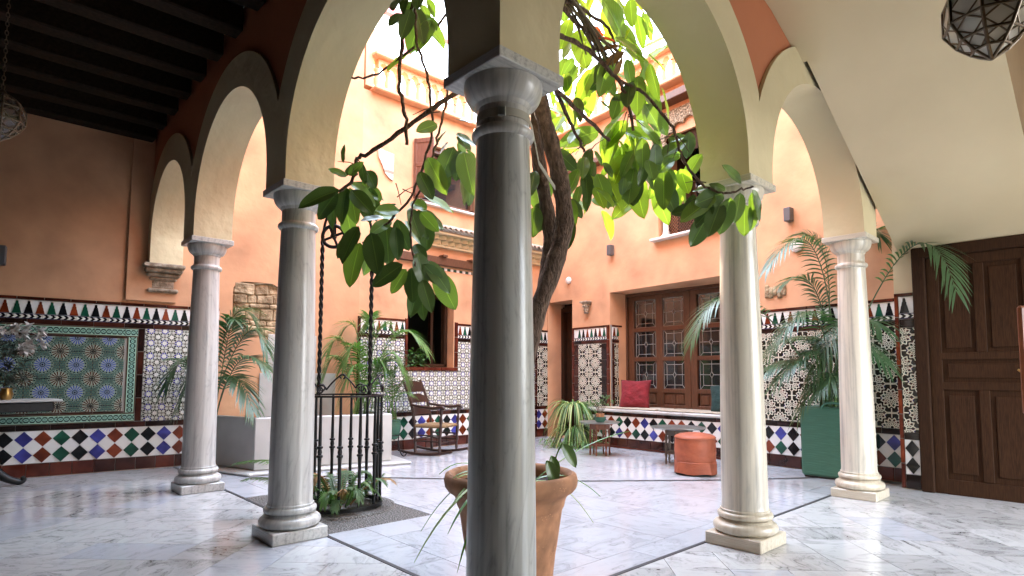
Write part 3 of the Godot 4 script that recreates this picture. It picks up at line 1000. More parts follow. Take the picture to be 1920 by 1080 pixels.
func build_arcades() -> void:
	var l := thing("arcade_wall", "plastered arcade wall with three arches, grey brown in shade, beside the dark beamed gallery", "wall")
	along(l, Vector2.ZERO, Vector2(0, -6.3))
	arch_bay(l, -0.176, BAY_L1, BAY_L1 / 2, BAY_L1 / 2 - 0.180, 2.575, BAY_L1 / 2 + 0.10, 0.0)
	arch_bay(l, BAY_L1, BAY_L2, (BAY_L1 + BAY_L2) / 2, (BAY_L2 - BAY_L1) / 2 - 0.180, 2.585, 1.21, 1e9)
	arch_bay(l, BAY_L2, 6.30, 5.357, 0.743, 2.72, 1.03, 1e9)
	var r := thing("arcade_wall", "cream arcade wall with raised arch bands and terracotta spandrel, beside the stair vault", "wall")
	along(r, Vector2.ZERO, Vector2(5.3, 0))
	arch_bay(r, -0.176, BAY_R1, BAY_R1 / 2, BAY_R1 / 2 - 0.180, 2.565, BAY_R1 / 2 + 0.10, 0.0)
	arch_bay(r, BAY_R1, BAY_R2, (BAY_R1 + BAY_R2) / 2, (BAY_R2 - BAY_R1) / 2 - 0.180, 2.50, 1.25, 1e9)
	var s := ns()
	box(s, V(4.915, 4.6, 0), V(0.84, 3.4, 0.29))
	box(s, V(4.586, 2.675, 0), V(0.184, 0.45, 0.352))
	part("lintel_wall", s, mats.cream_plaster, r)
	var c := column("grey streaked marble column nearest the viewer, in front of the terracotta pot", V(0, 0, 0), mats.column_grey, mats.column_grey, mats.column_pale)
	c.rotation.y = 0.0
	column("pale grey marble column in front of the round iron well railing", V(0, 0, -BAY_L1), mats.column_pale, mats.column_pale)
	column("slender grey white marble column beside the marble trough, before the tiled gallery wall", V(0, 0, -BAY_L2), mats.column_pale, mats.column_pale)
	column("white streaked marble column with honey stained plinth beside the orange pouf", V(BAY_R1, 0, 0), mats.column_white, mats.column_honey)
	column("white marble column with yellowed base beside the green planter and palm", V(BAY_R2, 0, 0), mats.column_white, mats.column_honey)
	# worn corbel that carries the last arch
	var k := thing("stone_corbel", "weathered carved stone corbel under the last arch, above the tile frieze", "corbel", V(0.0, 0, -6.24))
	k.rotation.y = -0.116
	s = ns()
	cbox(s, V(0, 2.425, 0.02), V(0.44, 0.05, 0.30), 0.012)
	cbox(s, V(0, 2.375, 0.0), V(0.40, 0.05, 0.27), 0.014)
	cbox(s, V(0, 2.325, -0.02), V(0.36, 0.05, 0.22), 0.02)
	cbox(s, V(0, 2.28, -0.03), V(0.30, 0.05, 0.18), 0.02)
	part("moulding", s, mats.carved_stone, k)
	s = ns()
	cbox(s, V(0, 2.21, -0.04), V(0.24, 0.10, 0.14), 0.01)
	part("neck", s, mats.carved_stone, k)
	s = ns()
	cbox(s, V(0, 2.135, -0.02), V(0.33, 0.05, 0.17), 0.018)
	part("foot", s, mats.carved_stone, k)

func build_left_wall() -> void:
	var w := thing("gallery_wall", "orange gallery end wall with a framed panel of blue and brown rosette tiles", "wall")
	var n := along(w, Vector2(-4.5, -6.78), Vector2(0.64, -6.18))
	var s := ns()
	wall_sheet(s, -0.2, n, 0, 4.3, [], 0.3)
	part("plaster", s, mats.orange_plaster, w)
	s = ns()
	box(s, V(4.42, 3.2, 0.02), V(0.52, 2.4, 0.04))
	part("pilaster", s, mats.orange_plaster, w)
	var a := 0.6
	var b := n
	s = ns()
	box(s, V((a + b) / 2, 0.985, 0.002), V(b - a, 1.96, 0.008))
	part("tile_mortar", s, mats.grout, w)
	footing(w, 1.6, b, 3.143, 0.1638, ["glaze_black", "glaze_blue", "glaze_rust", "glaze_green"], ["glaze_black", "glaze_blue", "glaze_rust", "glaze_green"])
	frieze(w, 1.6, b, 3.08)
	var r := 4.305
	var q := 0.105
	panel(w, "rosette_tile", mats.print_rosettes, 1.8, r - q - 0.025, 0.565 + q + 0.02, 1.665 - q - 0.02, Vector2(0.30, 0.31), 3.427 - 0.15, 1.223 - 0.155)
	band(w, "border_tile", [mats.glaze_brown], 1.8, r - q, 0.565 + q, 0.565 + q + 0.018, 0.30)
	band(w, "border_tile", [mats.glaze_brown], 1.8, r - q, 1.665 - q - 0.018, 1.665 - q, 0.30)
	for y in [0.564, 1.665 - q]:
		var u := 1.8
		while u < r - 0.01:
			var e := minf(u + 0.297, r)
			part("braid_tile", tile(e - u - 0.002, q - 0.002, 0.009, 0, 0, (e - u) / 0.11, 1), mats.print_braid, w, V((u + e) / 2, y + q / 2, 0.006))
			u += 0.297
	var y := 0.565 + q
	while y < 1.665 - q - 0.01:
		var e := minf(y + 0.297, 1.665 - q)
		var t := part("braid_tile", tile(e - y - 0.002, q - 0.002, 0.009, 0, 0, (e - y) / 0.11, 1), mats.print_braid, w, V(r - q / 2, (y + e) / 2, 0.006))
		t.rotation.z = PI / 2
		y += 0.297
	for k in 4:
		part("brown_tile", tile(0.062, 0.27, 0.010), [mats.glaze_brown, mats.glaze_brown_dark][k % 2], w, V(r + 0.034, 0.565 + 0.1375 + k * 0.275, 0.006))
	panel(w, "star_tile", mats.print_stars, r + 0.068, b - 0.06, 0.565, 1.665, Vector2(0.294, 0.306), 4.472 - 0.0735 / 1.0, 1.61 - 0.2295, 2.0)
	for k in 8:
		part("edge_tile", tile(0.05, 0.24, 0.016), mats.glaze_brown, w, V(b - 0.03, 0.13 + k * 0.245, 0.010))
	s = ns()
	cbox(s, V(3.02, 2.385, 0.05), V(0.10, 0.21, 0.10), 0.01)
	var sc := part("wall_sconce", s, mats.lamp_grey, w)

func build_trough_wall() -> void:
	var w := thing("courtyard_wall", "tall orange wall behind the marble trough with a patch of bare stones", "wall")
	var n := along(w, Vector2(0.64, -6.18), Vector2(2.36, -5.76))
	var s := ns()
	wall_sheet(s, 0, n + 0.02, 0, 9.0, [[0.15, 0.72, 1.62, 2.34]], 0.35)
	part("plaster", s, mats.orange_plaster, w)
	s = ns()
	box(s, V(0.43, 2.0, -0.085), V(0.70, 0.9, 0.09))
	part("niche_back", s, mats.old_stone, w)
	# uneven courses of exposed stones, with the plaster edge rounded at the corners
	var y := 1.63
	var row := 0
	while y < 2.33:
		var h := [0.13, 0.075, 0.16, 0.06, 0.12, 0.15, 0.09][row % 7] as float
		h = minf(h, 2.335 - y)
		var u := 0.155
		while u < 0.70:
			var l := rng.randf_range(0.10, 0.30) if h > 0.08 else rng.randf_range(0.16, 0.34)
			var e := minf(u + l, 0.715)
			var st := ns()
			cbox(st, Vector3((u + e) / 2, y + h / 2, -0.075 + rng.randf_range(-0.02, 0.022)), Vector3(e - u + 0.004, h * rng.randf_range(0.90, 1.06), 0.12), 0.018, Basis(Vector3(rng.randf_range(-0.3, 0.3), rng.randf_range(-0.3, 0.3), 1).normalized(), rng.randf_range(-0.13, 0.13)))
			part("stone", st, mats.old_stone, w)
			u = e
		y += h
		row += 1
	for c in [[0.15, 2.34, 1, -1], [0.72, 2.34, -1, -1], [0.72, 1.62, -1, 1], [0.15, 1.62, 1, 1]]:
		var poly := PackedVector2Array([Vector2(c[0], c[1])])
		for i in 9:
			var a := PI / 2 * i / 8.0
			poly.append(Vector2(c[0] + c[2] * 0.15 * (1.0 - sin(a)), c[1] + c[3] * 0.12 * (1.0 - cos(a))))
		s = ns()
		prism(s, poly, -0.06, -0.001)
		part("plaster_corner", s, mats.orange_plaster, w)
	s = ns()
	cbox(s, V(0.99, 0.57, 0.012), V(0.98, 1.14, 0.028), 0.004)
	part("marble_backing", s, mats.trough_marble, w)
	s = ns()
	cbox(s, V(0.90, 1.40, 0.009), V(0.62, 0.51, 0.020), 0.004)
	part("marble_backing", s, mats.trough_marble, w)
	s = ns()
	box(s, V(n + 0.065, 7.2, -0.175), V(0.13, 3.6, 0.35), Basis(Vector3.UP, 0.24))
	part("tower_corner", s, mats.orange_plaster, w)
	# the trough itself
	var t := thing("marble_trough", "large white marble water trough standing before the orange wall", "trough", V(0.72, 0, -4.98))
	t.rotation.y = -0.195
	s = ns()
	cbox(s, V(0.80, 0.335, -0.04), V(1.62, 0.59, 0.08), 0.012)
	part("front_slab", s, mats.trough_marble, t)
	s = ns()
	var sk := Basis(Vector3.UP, 0.489)
	cbox(s, V(-0.155, 0.335, -0.415), V(0.07, 0.59, 0.86), 0.012, sk)
	part("side_slab", s, mats.trough_marble, t)
	s = ns()
	cbox(s, V(1.575, 0.335, -0.56), V(0.07, 0.59, 0.96), 0.012)
	part("side_slab", s, mats.trough_marble, t)
	s = ns()
	cbox(s, V(0.80, 0.30, -0.56), V(1.46, 0.50, 0.96), 0.01)
	part("basin_bed", s, mats.trough_marble, t)
	s = ns()
	cbox(s, V(0.86, 0.02, -0.40), V(1.92, 0.036, 1.10), 0.012)
	part("footing_slab", s, mats.trough_marble, t)
	s = ns()
	cbox(s, V(-0.19, 0.019, -0.36), V(0.30, 0.034, 1.05), 0.012, sk)
	part("footing_slab", s, mats.trough_marble, t)

func build_back_wall() -> void:
	var w := thing("courtyard_wall", "orange back wall with a star tiled dado, windows and a tiled eave, behind the rocking chair", "wall")
	var n := along(w, Vector2(2.36, -5.76), Vector2(6.9, -5.76))
	var hl := [0.84, 1.72, 1.245, 2.42]
	var hu := [1.03, 2.20, 3.85, 4.82]
	var s := ns()
	wall_sheet(s, 0, n, 0, 5.34, [hl, hu], 0.34)
	part("plaster", s, mats.orange_plaster, w)
	var e := 4.22
	s = ns()
	box(s, V(0.42, 0.985, 0.002), V(0.83, 1.96, 0.008))
	box(s, V((1.735 + e) / 2, 0.985, 0.002), V(e - 1.735, 1.96, 0.008))
	box(s, V(1.2855, 0.60, 0.002), V(0.896, 1.19, 0.008))
	part("tile_mortar", s, mats.grout, w)
	footing(w, 0.05, e, 0.791, 0.1600, ["glaze_green", "glaze_black", "glaze_blue", "glaze_rust"], ["glaze_green", "glaze_black", "glaze_blue", "glaze_rust"])
	frieze(w, 0.05, 0.79, 0.043)
	frieze(w, 1.80, 3.6, 0.043)
	frieze(w, 3.6, e, 0.043)
	var pu := 0.704 - 0.0775
	var py := 1.104 - 0.2265
	panel(w, "star_tile", mats.print_stars, 0.05, 0.79, 0.565, 1.665, Vector2(0.310, 0.302), pu, py, 2.0)
	panel(w, "star_tile", mats.print_stars, 1.80, 3.60, 0.565, 1.665, Vector2(0.310, 0.302), pu, py, 2.0)
	panel(w, "star_tile", mats.print_stars, 0.79, 1.80, 0.565, 1.19, Vector2(0.310, 0.302), pu, py, 2.0)
	panel(w, "strap_tile", mats.print_straps, 3.62, e - 0.02, 0.565, 1.665, Vector2(0.313, 0.313), 3.7, 0.71)
	for k in 8:
		part("edge_tile", tile(0.045, 0.24, 0.016), mats.glaze_brown, w, V(0.025, 0.13 + k * 0.245, 0.008))
		part("edge_tile", tile(0.05, 0.24, 0.016), mats.glaze_brown, w, V(3.60, 0.13 + k * 0.245, 0.010))
	for k in 3:
		part("sill_tile", tile(0.33, 0.055, 0.022), mats.glaze_red, w, V(0.96 + k * 0.336, 1.217, 0.006))
		part("jamb_tile", tile(0.045, 0.24, 0.020), mats.glaze_red, w, V(0.815, 1.37 + k * 0.246, 0.006))
		part("jamb_tile", tile(0.06, 0.24, 0.020), mats.glaze_red, w, V(1.765, 1.37 + k * 0.246, 0.006))
	# lower window with its sash standing open inwards
	s = ns()
	var wf := [[1.68, 1.83, 0.06, 1.15], [0.88, 1.83, 0.05, 1.15], [1.28, 2.39, 0.86, 0.06], [1.28, 1.275, 0.86, 0.05]]
	for f in wf:
		cbox(s, V(f[0], f[1], -0.20), V(f[2], f[3], 0.09), 0.006)
	part("window_frame", s, mats.dark_wood, w)
	s = ns()
	var sb := Basis(Vector3.UP, 1.05)
	for f in [[-0.20, 0, 0.05, 1.05], [0.20, 0, 0.05, 1.05], [0, 0.51, 0.40, 0.05], [0, -0.51, 0.40, 0.05]]:
		cbox(s, V(1.57, 1.83, -0.44) + sb * Vector3(f[0], f[1], 0), V(f[2], f[3], 0.045), 0.004, sb)
	part("window_sash", s, mats.dark_wood, w)
	s = ns()
	box(s, V(1.57, 1.83, -0.44), V(0.36, 1.0, 0.008), sb)
	part("window_pane", s, mats.dark_glass, w)
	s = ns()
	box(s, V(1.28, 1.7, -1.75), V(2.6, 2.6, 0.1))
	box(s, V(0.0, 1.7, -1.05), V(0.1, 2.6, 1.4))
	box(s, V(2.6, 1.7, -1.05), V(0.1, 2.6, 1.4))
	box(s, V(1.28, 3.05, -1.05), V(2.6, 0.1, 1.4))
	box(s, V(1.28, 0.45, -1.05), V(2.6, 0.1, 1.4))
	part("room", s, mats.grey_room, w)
	# upper window
	s = ns()
	for f in [[1.08, 4.335, 0.09, 0.97], [2.15, 4.335, 0.09, 0.97], [1.61, 4.78, 1.16, 0.09], [1.61, 3.89, 1.16, 0.08]]:
		cbox(s, V(f[0], f[1], -0.12), V(f[2], f[3], 0.08), 0.006)
	part("window_frame", s, mats.brown_wood, w)
	s = ns()
	box(s, V(1.61, 4.335, -0.15), V(1.1, 0.9, 0.012))
	part("window_pane", s, mats.dark_glass, w)
	s = ns()
	cbox(s, V(1.65, 3.83, 0.02), V(1.34, 0.035, 0.10), 0.006)
	part("window_sill", s, mats.white_plaster, w)
	s = ns()
	var hb := Basis(Vector3.UP, -1.02)
	for f in [[0, 0, 0.30, 0.95, 0.025], [0, 0.43, 0.30, 0.07, 0.04], [0, -0.43, 0.30, 0.07, 0.04], [0, 0.05, 0.30, 0.06, 0.04], [0.14, 0, 0.05, 0.95, 0.04], [-0.14, 0, 0.05, 0.95, 0.04]]:
		cbox(s, V(0.99, 4.34, 0.16) + hb * Vector3(f[0], f[1], 0), V(f[2], f[3], f[4]), 0.005, hb)
	part("shutter", s, mats.shutter_wood, w)
	# eave: saw tooth courses under a row of half round roof tiles
	s = ns()
	cbox(s, V(2.50, 3.18, 0.04), V(2.72, 0.035, 0.08), 0.006)
	cbox(s, V(2.50, 3.355, 0.11), V(2.72, 0.035, 0.24), 0.006)
	box(s, V(2.50, 3.28, 0.02), V(2.70, 0.16, 0.04))
	part("eave_board", s, mats.cream_plaster, w)
	for k in 2:
		for i in 19:
			s = ns()
			box(s, V(0, 0, 0), V(0.10, 0.062, 0.10), Basis(Vector3.UP, PI / 4))
			part("saw_tooth", s, mats.cream_plaster, w, V(1.20 + i * 0.143 + k * 0.07, 3.232 + k * 0.07, 0.05 + k * 0.05))
	var rt := ns()
	for i in 8:
		var a := PI * i / 8.0
		var b := PI * (i + 1) / 8.0
		for rr in [0.046, 0.036]:
			var p := [V(cos(a) * rr, sin(a) * rr, 0.17), V(cos(b) * rr, sin(b) * rr, 0.17), V(cos(b) * rr * 0.85, sin(b) * rr * 0.85 + 0.14, -0.17), V(cos(a) * rr * 0.85, sin(a) * rr * 0.85 + 0.14, -0.17)]
			quad(rt, p[0], p[3], p[2], p[1])
		quad(rt, V(cos(a) * 0.036, sin(a) * 0.036, 0.17), V(cos(a) * 0.046, sin(a) * 0.046, 0.17), V(cos(b) * 0.046, sin(b) * 0.046, 0.17), V(cos(b) * 0.036, sin(b) * 0.036, 0.17))
	var rtm := rt.commit()
	for i in 26:
		part("roof_tile", rtm, mats.roof_clay, w, V(1.20 + i * 0.104, 3.40, 0.14))
	s = ns()
	quad(s, V(1.15, 3.375, 0.24), V(3.87, 3.375, 0.24), V(3.87, 3.53, -0.02), V(1.15, 3.53, -0.02))
	part("eave_deck", s, mats.roof_clay, w)
	s = ns()
	cbox(s, V(1.42, 2.94, 0.03), V(1.60, 0.13, 0.09), 0.008)
	cbox(s, V(1.45, 3.02, 0.05), V(0.09, 0.035, 0.16), 0.004)
	cbox(s, V(2.02, 3.02, 0.05), V(0.09, 0.035, 0.16), 0.004)
	part("lintel", s, mats.brown_wood, w)
	for i in 13:
		part("frieze_tile", tile(0.058, 0.045, 0.008), [mats.glaze_teal, mats.glaze_white][i % 2], w, V(1.36 + i * 0.062, 2.825, 0.001))
	# glazed relief, broken along its lower left edge
	s = ns()
	var pl := PackedVector2Array([Vector2(0.27, 4.50), Vector2(0.28, 4.37), Vector2(0.35, 4.25), Vector2(0.39, 4.15), Vector2(0.47, 4.08), Vector2(0.53, 4.06), Vector2(0.54, 4.47)])
	prism(s, pl, 0.0, 0.025)
	part("relief_plaque", s, tri_map(mats.print_relief, mats.print_relief.albedo_texture, 0.42, false), w)
	var bl := thing("balustrade", "orange terrace balustrade with arched gaps above the back wall", "balustrade", V(2.50, 5.34, -5.80))
	balustrade(bl, 4.3, 0.50)

func balustrade(o: Node3D, length: float, h: float) -> void:
	var s := ns()
	cbox(s, V(length / 2, 0.03, 0.03), V(length, 0.06, 0.30), 0.015)
	part("base_rail", s, mats.orange_plaster, o)
	s = ns()
	cbox(s, V(length / 2, h + 0.06, 0.02), V(length, 0.07, 0.32), 0.015)
	part("hand_rail", s, mats.orange_plaster, o)
	var n := int(length / 0.185)
	var bm := ns()
	lathe(bm, [Vector2(0.05, 0.06), Vector2(0.05, 0.09), Vector2(0.03, 0.10), Vector2(0.046, 0.18), Vector2(0.030, 0.29), Vector2(0.034, 0.30), Vector2(0.034, 0.33), Vector2(0.042, 0.34), Vector2(0.042, 0.38)], 10)
	var bmesh := bm.commit()
	# arched spandrel piece between two balusters
	var ap := PackedVector2Array([Vector2(-0.0925, 0.14)])
	for i in 9:
		var a := PI * i / 8.0
		ap.append(Vector2(-cos(a) * 0.066, sin(a) * 0.085))
	ap.append_array([Vector2(0.0925, 0.0), Vector2(0.0925, 0.14)])
	ap.insert(1, Vector2(-0.0925, 0.0))
	var am := ns()
	prism(am, ap, -0.06, 0.06)
	var amesh := am.commit()
	for i in n:
		part("baluster", bmesh, mats.orange_plaster, o, V(0.09 + i * 0.185, 0, 0.03))
		part("arched_piece", amesh, mats.orange_plaster, o, V(0.1825 + i * 0.185, h - 0.115, 0.03))

func build_right_wall() -> void:
	var w := thing("courtyard_wall", "orange wall with the glazed wooden doors, strapwork tiles and an upper latticed window", "wall")
	var n := along(w, Vector2(6.268, -5.756), Vector2(5.62, 0.17))
	var s := ns()
	wall_sheet(s, 0, n, 0, 5.5, [[0.02, 0.70, 0, 2.48], [1.62, 4.02, 0.5, 2.50], [2.66, 3.9, 3.21, 4.75], [0.50, 0.71, 3.72, 4.14]], 0.78)
	part("plaster", s, mats.orange_plaster, w)
	# dado of the pier between the small door and the large doors
	s = ns()
	box(s, V(1.16, 0.985, 0.002), V(0.90, 1.96, 0.008))
	box(s, V((4.03 + n) / 2, 0.985, 0.002), V(n - 4.03, 1.96, 0.008))
	part("tile_mortar", s, mats.grout, w)
	for k in 8:
		part("edge_tile", tile(0.045, 0.24, 0.018), mats.glaze_red, w, V(0.735, 0.13 + k * 0.245, 0.008))
		part("edge_tile", tile(0.055, 0.24, 0.022), mats.glaze_red, w, V(1.590, 0.13 + k * 0.245, 0.008))
	for k in 4:
		part("brown_tile", tile(0.095, 0.27, 0.010), mats.glaze_brown, w, V(0.812, 0.70 + k * 0.275, 0.006))
		part("brown_tile", tile(0.125, 0.27, 0.010), mats.glaze_brown_dark, w, V(1.495, 0.70 + k * 0.275, 0.006))
	frieze(w, 0.762, 1.56, 0.80)
	panel(w, "strap_tile", mats.print_straps, 0.865, 1.43, 0.56, 1.665, Vector2(0.313, 0.313), 1.115 - 0.3, 1.495 - 0.313)
	footing(w, 0.762, 1.56, 0.78, 0.16, ["glaze_green", "glaze_rust", "glaze_black", "glaze_blue"], ["glaze_blue", "glaze_black", "glaze_green", "glaze_rust"])
	footing(w, 4.04, n - 0.02, 4.374, 0.158, ["glaze_black", "glaze_blue", "glaze_black", "glaze_rust"], ["glaze_rust", "glaze_green", "glaze_black", "glaze_blue"])
	frieze(w, 4.04, n - 0.02, 4.10)
	panel(w, "strap_tile", mats.print_straps, 4.04, n - 0.02, 0.565, 1.665, Vector2(0.313, 0.313), 4.374, 1.042 - 0.313)
	# small dark door at the back of its recess
	s = ns()
	cbox(s, V(0.36, 1.24, -0.45), V(0.70, 2.48, 0.06), 0.004)
	part("door", s, mats.door_wood, w)
	s = ns()
	cbox(s, V(0.05, 1.20, -0.38), V(0.09, 2.40, 0.10), 0.008)
	cbox(s, V(0.67, 1.20, -0.38), V(0.07, 2.40, 0.10), 0.008)
	cbox(s, V(0.36, 2.37, -0.38), V(0.60, 0.10, 0.10), 0.008)
	part("door_frame", s, mats.dark_wood, w)
	# upper window with carved plaster, slim colonnette and lattice
	s = ns()
	box(s, V(3.28, 4.0, -0.50), V(1.4, 1.7, 0.04))
	part("window_pane", s, mats.dark_glass, w)
	s = ns()
	for f in [[2.98, 4.25, 0.07, 1.2], [3.55, 4.25, 0.07, 1.2], [3.28, 4.25, 0.9, 0.06]]:
		cbox(s, V(f[0], f[1], -0.36), V(f[2], f[3], 0.06), 0.006)
	part("window_frame", s, mats.dark_wood, w)
	s = ns()
	for i in 26:
		var x := -0.62 + i * 0.05
		for sg in [1.0, -1.0]:
			box(s, V(3.28 + x, 3.46, -0.14 - 0.004 * sg), V(0.010, 0.74, 0.008), Basis(Vector3(0, 0, 1), 0.785 * sg))
	part("lattice", s, mats.brown_wood, w)
	s = ns()
	for f in [[3.28, 3.70, 1.24, 0.05], [3.28, 3.24, 1.24, 0.05], [3.88, 3.47, 0.05, 0.5], [2.72, 3.47, 0.05, 0.5]]:
		cbox(s, V(f[0], f[1], -0.12), V(f[2], f[3], 0.05), 0.006)
	part("lattice_frame", s, mats.brown_wood, w)
	s = ns()
	cbox(s, V(3.27, 3.19, 0.03), V(1.40, 0.04, 0.16), 0.008)
	part("window_sill", s, mats.white_plaster, w)
	s = ns()
	lathe(s, [Vector2(0.075, 3.21), Vector2(0.075, 3.25), Vector2(0.05, 3.28), Vector2(0.055, 3.30), Vector2(0.042, 3.33), Vector2(0.038, 4.22), Vector2(0.05, 4.24), Vector2(0.045, 4.27), Vector2(0.075, 4.36), Vector2(0.08, 4.40)], 16, V(2.76, 0, -0.06))
	part("colonnette", s, mats.white_plaster, w)
	s = ns()
	var ap := PackedVector2Array([Vector2(2.60, 5.12), Vector2(2.60, 4.38), Vector2(2.80, 4.38)])
	for i in 7:
		var a := PI * (i + 0.5) / 7.0
		var cc := Vector2(3.28 - 0.46 * cos(a), 4.42 + 0.44 * sin(a))
		for j in 5:
			var bb := PI * (j + 0.3) / 5.0
			var out := Vector2(-cos(a), sin(a))
			var sd := Vector2(sin(a), cos(a))
			ap.append(cc - sd * cos(bb) * 0.10 + out * (sin(bb) * 0.10 - 0.02))
	ap.append_array([Vector2(3.76, 4.38), Vector2(3.96, 4.38), Vector2(3.96, 5.12)])
	prism(s, ap, 0.0, 0.05)
	part("carved_panel", s, mats.carved_plaster, w)
	s = ns()
	box(s, V(3.28, 4.75, -0.06), V(1.3, 0.62, 0.02))
	part("arch_shadow_board", s, mats.dark_wood, w)  # dark board added to stand for shade inside the arch
	s = ns()
	cbox(s, V(3.6, 5.27, 0.09), V(2.6, 0.12, 0.22), 0.01)
	part("eave_beam", s, mats.brown_wood, w)
	s = ns()
	cbox(s, V(1.0, 4.78, 0.07), V(1.1, 0.10, 0.16), 0.01)
	part("lintel", s, mats.brown_wood, w)
	s = ns()
	box(s, V(0.6, 3.9, -0.2), V(0.5, 0.6, 0.02))
	part("window_pane", s, mats.dark_glass, w)
	s = ns()
	cbox(s, V(0.605, 3.705, 0.02), V(0.28, 0.03, 0.06), 0.005)
	part("window_sill", s, mats.white_plaster, w)
	# small remnant of old stone set in the wall
	s = ns()
	for k in 5:
		cbox(s, V(4.40 + k * 0.055, 2.20 - 0.02 * (k % 2), 0.0), V(0.06, 0.16 - 0.02 * (k % 3), 0.05), 0.012)
	part("old_stone_patch", s, mats.old_stone, w)
	# tiled return beside the doors
	var q := thing("tiled_return", "narrow tiled side of the pier beside the glazed doors and red cushion", "wall")
	along(q, Vector2(6.10, -4.138), Vector2(6.50, -4.138))
	s = ns()
	box(s, V(0.2, 0.985, -0.006), V(0.40, 1.96, 0.016))
	part("tile_mortar", s, mats.grout, q)
	frieze(q, 0.03, 0.385, 0.08)
	for k in 4:
		part("brown_tile", tile(0.055, 0.27, 0.010), mats.glaze_brown, q, V(0.058, 0.70 + k * 0.275, 0.006))
		part("brown_tile", tile(0.045, 0.27, 0.010), mats.glaze_brown_dark, q, V(0.362, 0.70 + k * 0.275, 0.006))
	panel(q, "strap_tile", mats.print_straps, 0.088, 0.338, 0.56, 1.665, Vector2(0.313, 0.313), 0.15, 1.495 - 0.313)
	# glazed doors
	var d := thing("glazed_doors", "tall brown wooden doors with leaded glass panes behind the tiled bench", "door")
	along(d, Vector2(6.5, -4.14), Vector2(6.5, -1.70))
	s = ns()
	cbox(s, V(1.22, 2.475, -0.02), V(2.44, 0.05, 0.10), 0.008)
	cbox(s, V(0.03, 1.53, -0.02), V(0.06, 1.86, 0.10), 0.008)
	cbox(s, V(2.41, 1.53, -0.02), V(0.06, 1.86, 0.10), 0.008)
	part("door_frame", s, mats.brown_wood, d)
	for lf in 2:
		var u0 := 0.065 + lf * 1.165
		s = ns()
		for x in [0.055, 0.605, 1.105]:
			cbox(s, V(u0 + x, 1.52, -0.03), V(0.11 if x != 0.605 else 0.12, 1.86, 0.055), 0.006)
		for yy in [2.415, 1.883, 1.393, 0.885, 0.615]:
			cbox(s, V(u0 + 0.58, yy, -0.032), V(1.10, 0.07 if yy > 0.7 else 0.09, 0.050), 0.006)
		part("door_leaf", s, mats.brown_wood, d)
		for c in 2:
			var cx := u0 + 0.11 + 0.2175 + c * 0.525
			if c == 1:
				cx = u0 + 0.665 + 0.1925
			for r in 3:
				var cy: float = [2.148, 1.638, 1.139][r]
				s = ns()
				box(s, V(cx, cy, -0.045), V(0.44, 0.46, 0.006))
				var pane := part("pane", s, mats.dark_glass, d)
				var lead := ns()
				var hw := 0.19
				var hh := 0.225
				var rr := 0.0042
				var zz := -0.038
				for k in [1.0, 0.72]:
					var a := V(cx - hw * k, cy - hh * k, zz)
					var b := V(cx + hw * k, cy - hh * k, zz)
					var e := V(cx + hw * k, cy + hh * k, zz)
					var f := V(cx - hw * k, cy + hh * k, zz)
					for pr in [[a, b], [b, e], [e, f], [f, a]]:
						tube(lead, pr, rr, 4)
				for k in [[1, 1], [1, -1], [-1, 1], [-1, -1]]:
					tube(lead, [V(cx + hw * k[0], cy + hh * k[1], zz), V(cx + hw * 0.72 * k[0], cy + hh * 0.72 * k[1], zz)], rr, 4)
				for k in [[0, 1], [0, -1], [1, 0], [-1, 0]]:
					var dm: float = 0.05 if k[0] == 0 else 0.028
					var full: float = hh if k[0] == 0 else hw
					tube(lead, [V(cx + k[0] * dm, cy + k[1] * dm, zz), V(cx + k[0] * full, cy + k[1] * full, zz)], rr, 4)
				var dd := [V(cx, cy + 0.05, zz), V(cx + 0.028, cy, zz), V(cx, cy - 0.05, zz), V(cx - 0.028, cy, zz)]
				for k in 4:
					tube(lead, [dd[k], dd[(k + 1) % 4]], rr, 4)
				part("lead_cames", lead.commit(), mats.lead, pane)
			for r in 2:
				s = ns()
				var px := cx - 0.105 + r * 0.21
				cbox(s, V(px, 0.75, -0.046), V(0.20, 0.20, 0.02), 0.004)
				cbox(s, V(px, 0.75, -0.036), V(0.13, 0.15, 0.03), 0.012)
				part("raised_panel", s, mats.brown_wood, d)
	s = ns()
	box(s, V(1.22, 1.4, -0.075), V(2.44, 2.2, 0.03))
	part("backing", s, mats.dark_room, d)
	# bench in front of the doors
	var b := thing("tiled_bench", "built in bench with a front of coloured diamond tiles below the glazed doors", "bench")
	var bl := along(b, Vector2(5.80, -4.72), Vector2(5.80, -1.45))
	s = ns()
	box(s, V(bl / 2, 0.275, -0.38), V(bl, 0.55, 0.74))
	part("core", s, mats.grout, b)
	var uu := 0.0
	while uu < bl - 0.02:
		var e := minf(uu + 1.05, bl)
		s = ns()
		cbox(s, V((uu + e) / 2, 0.573, -0.36), V(e - uu - 0.003, 0.045, 0.80), 0.012)
		part("seat_slab", s, mats.trough_marble, b)
		uu += 1.05
	band(b, "skirting_tile", [mats.glaze_red], 0, bl, 0.003, 0.030, 0.30, 0.0, 0.1, 0.014)
	band(b, "brown_tile", [mats.glaze_brown_dark, mats.glaze_brown, mats.glaze_brown], 0, bl, 0.030, 0.155, 0.205, 0.0, 0.1)
	var up := ["glaze_rust", "glaze_black", "glaze_green", "glaze_black", "glaze_blue", "glaze_rust", "glaze_green", "glaze_black", "glaze_rust", "glaze_blue", "glaze_black", "glaze_green", "glaze_rust"]
	var lo := ["glaze_green", "glaze_green", "glaze_blue", "glaze_rust", "glaze_green", "glaze_black", "glaze_blue", "glaze_rust", "glaze_green", "glaze_black", "glaze_blue", "glaze_rust", "glaze_black"]
	var off := Node3D.new()
	off.name = "tile_front"
	b.add_child(off, true)
	off.position.z = -0.006
	diamonds(off, 0.01, bl, 0.155, 0.495, 0.1555, 0.819 - 0.1555 * 5, up, lo)
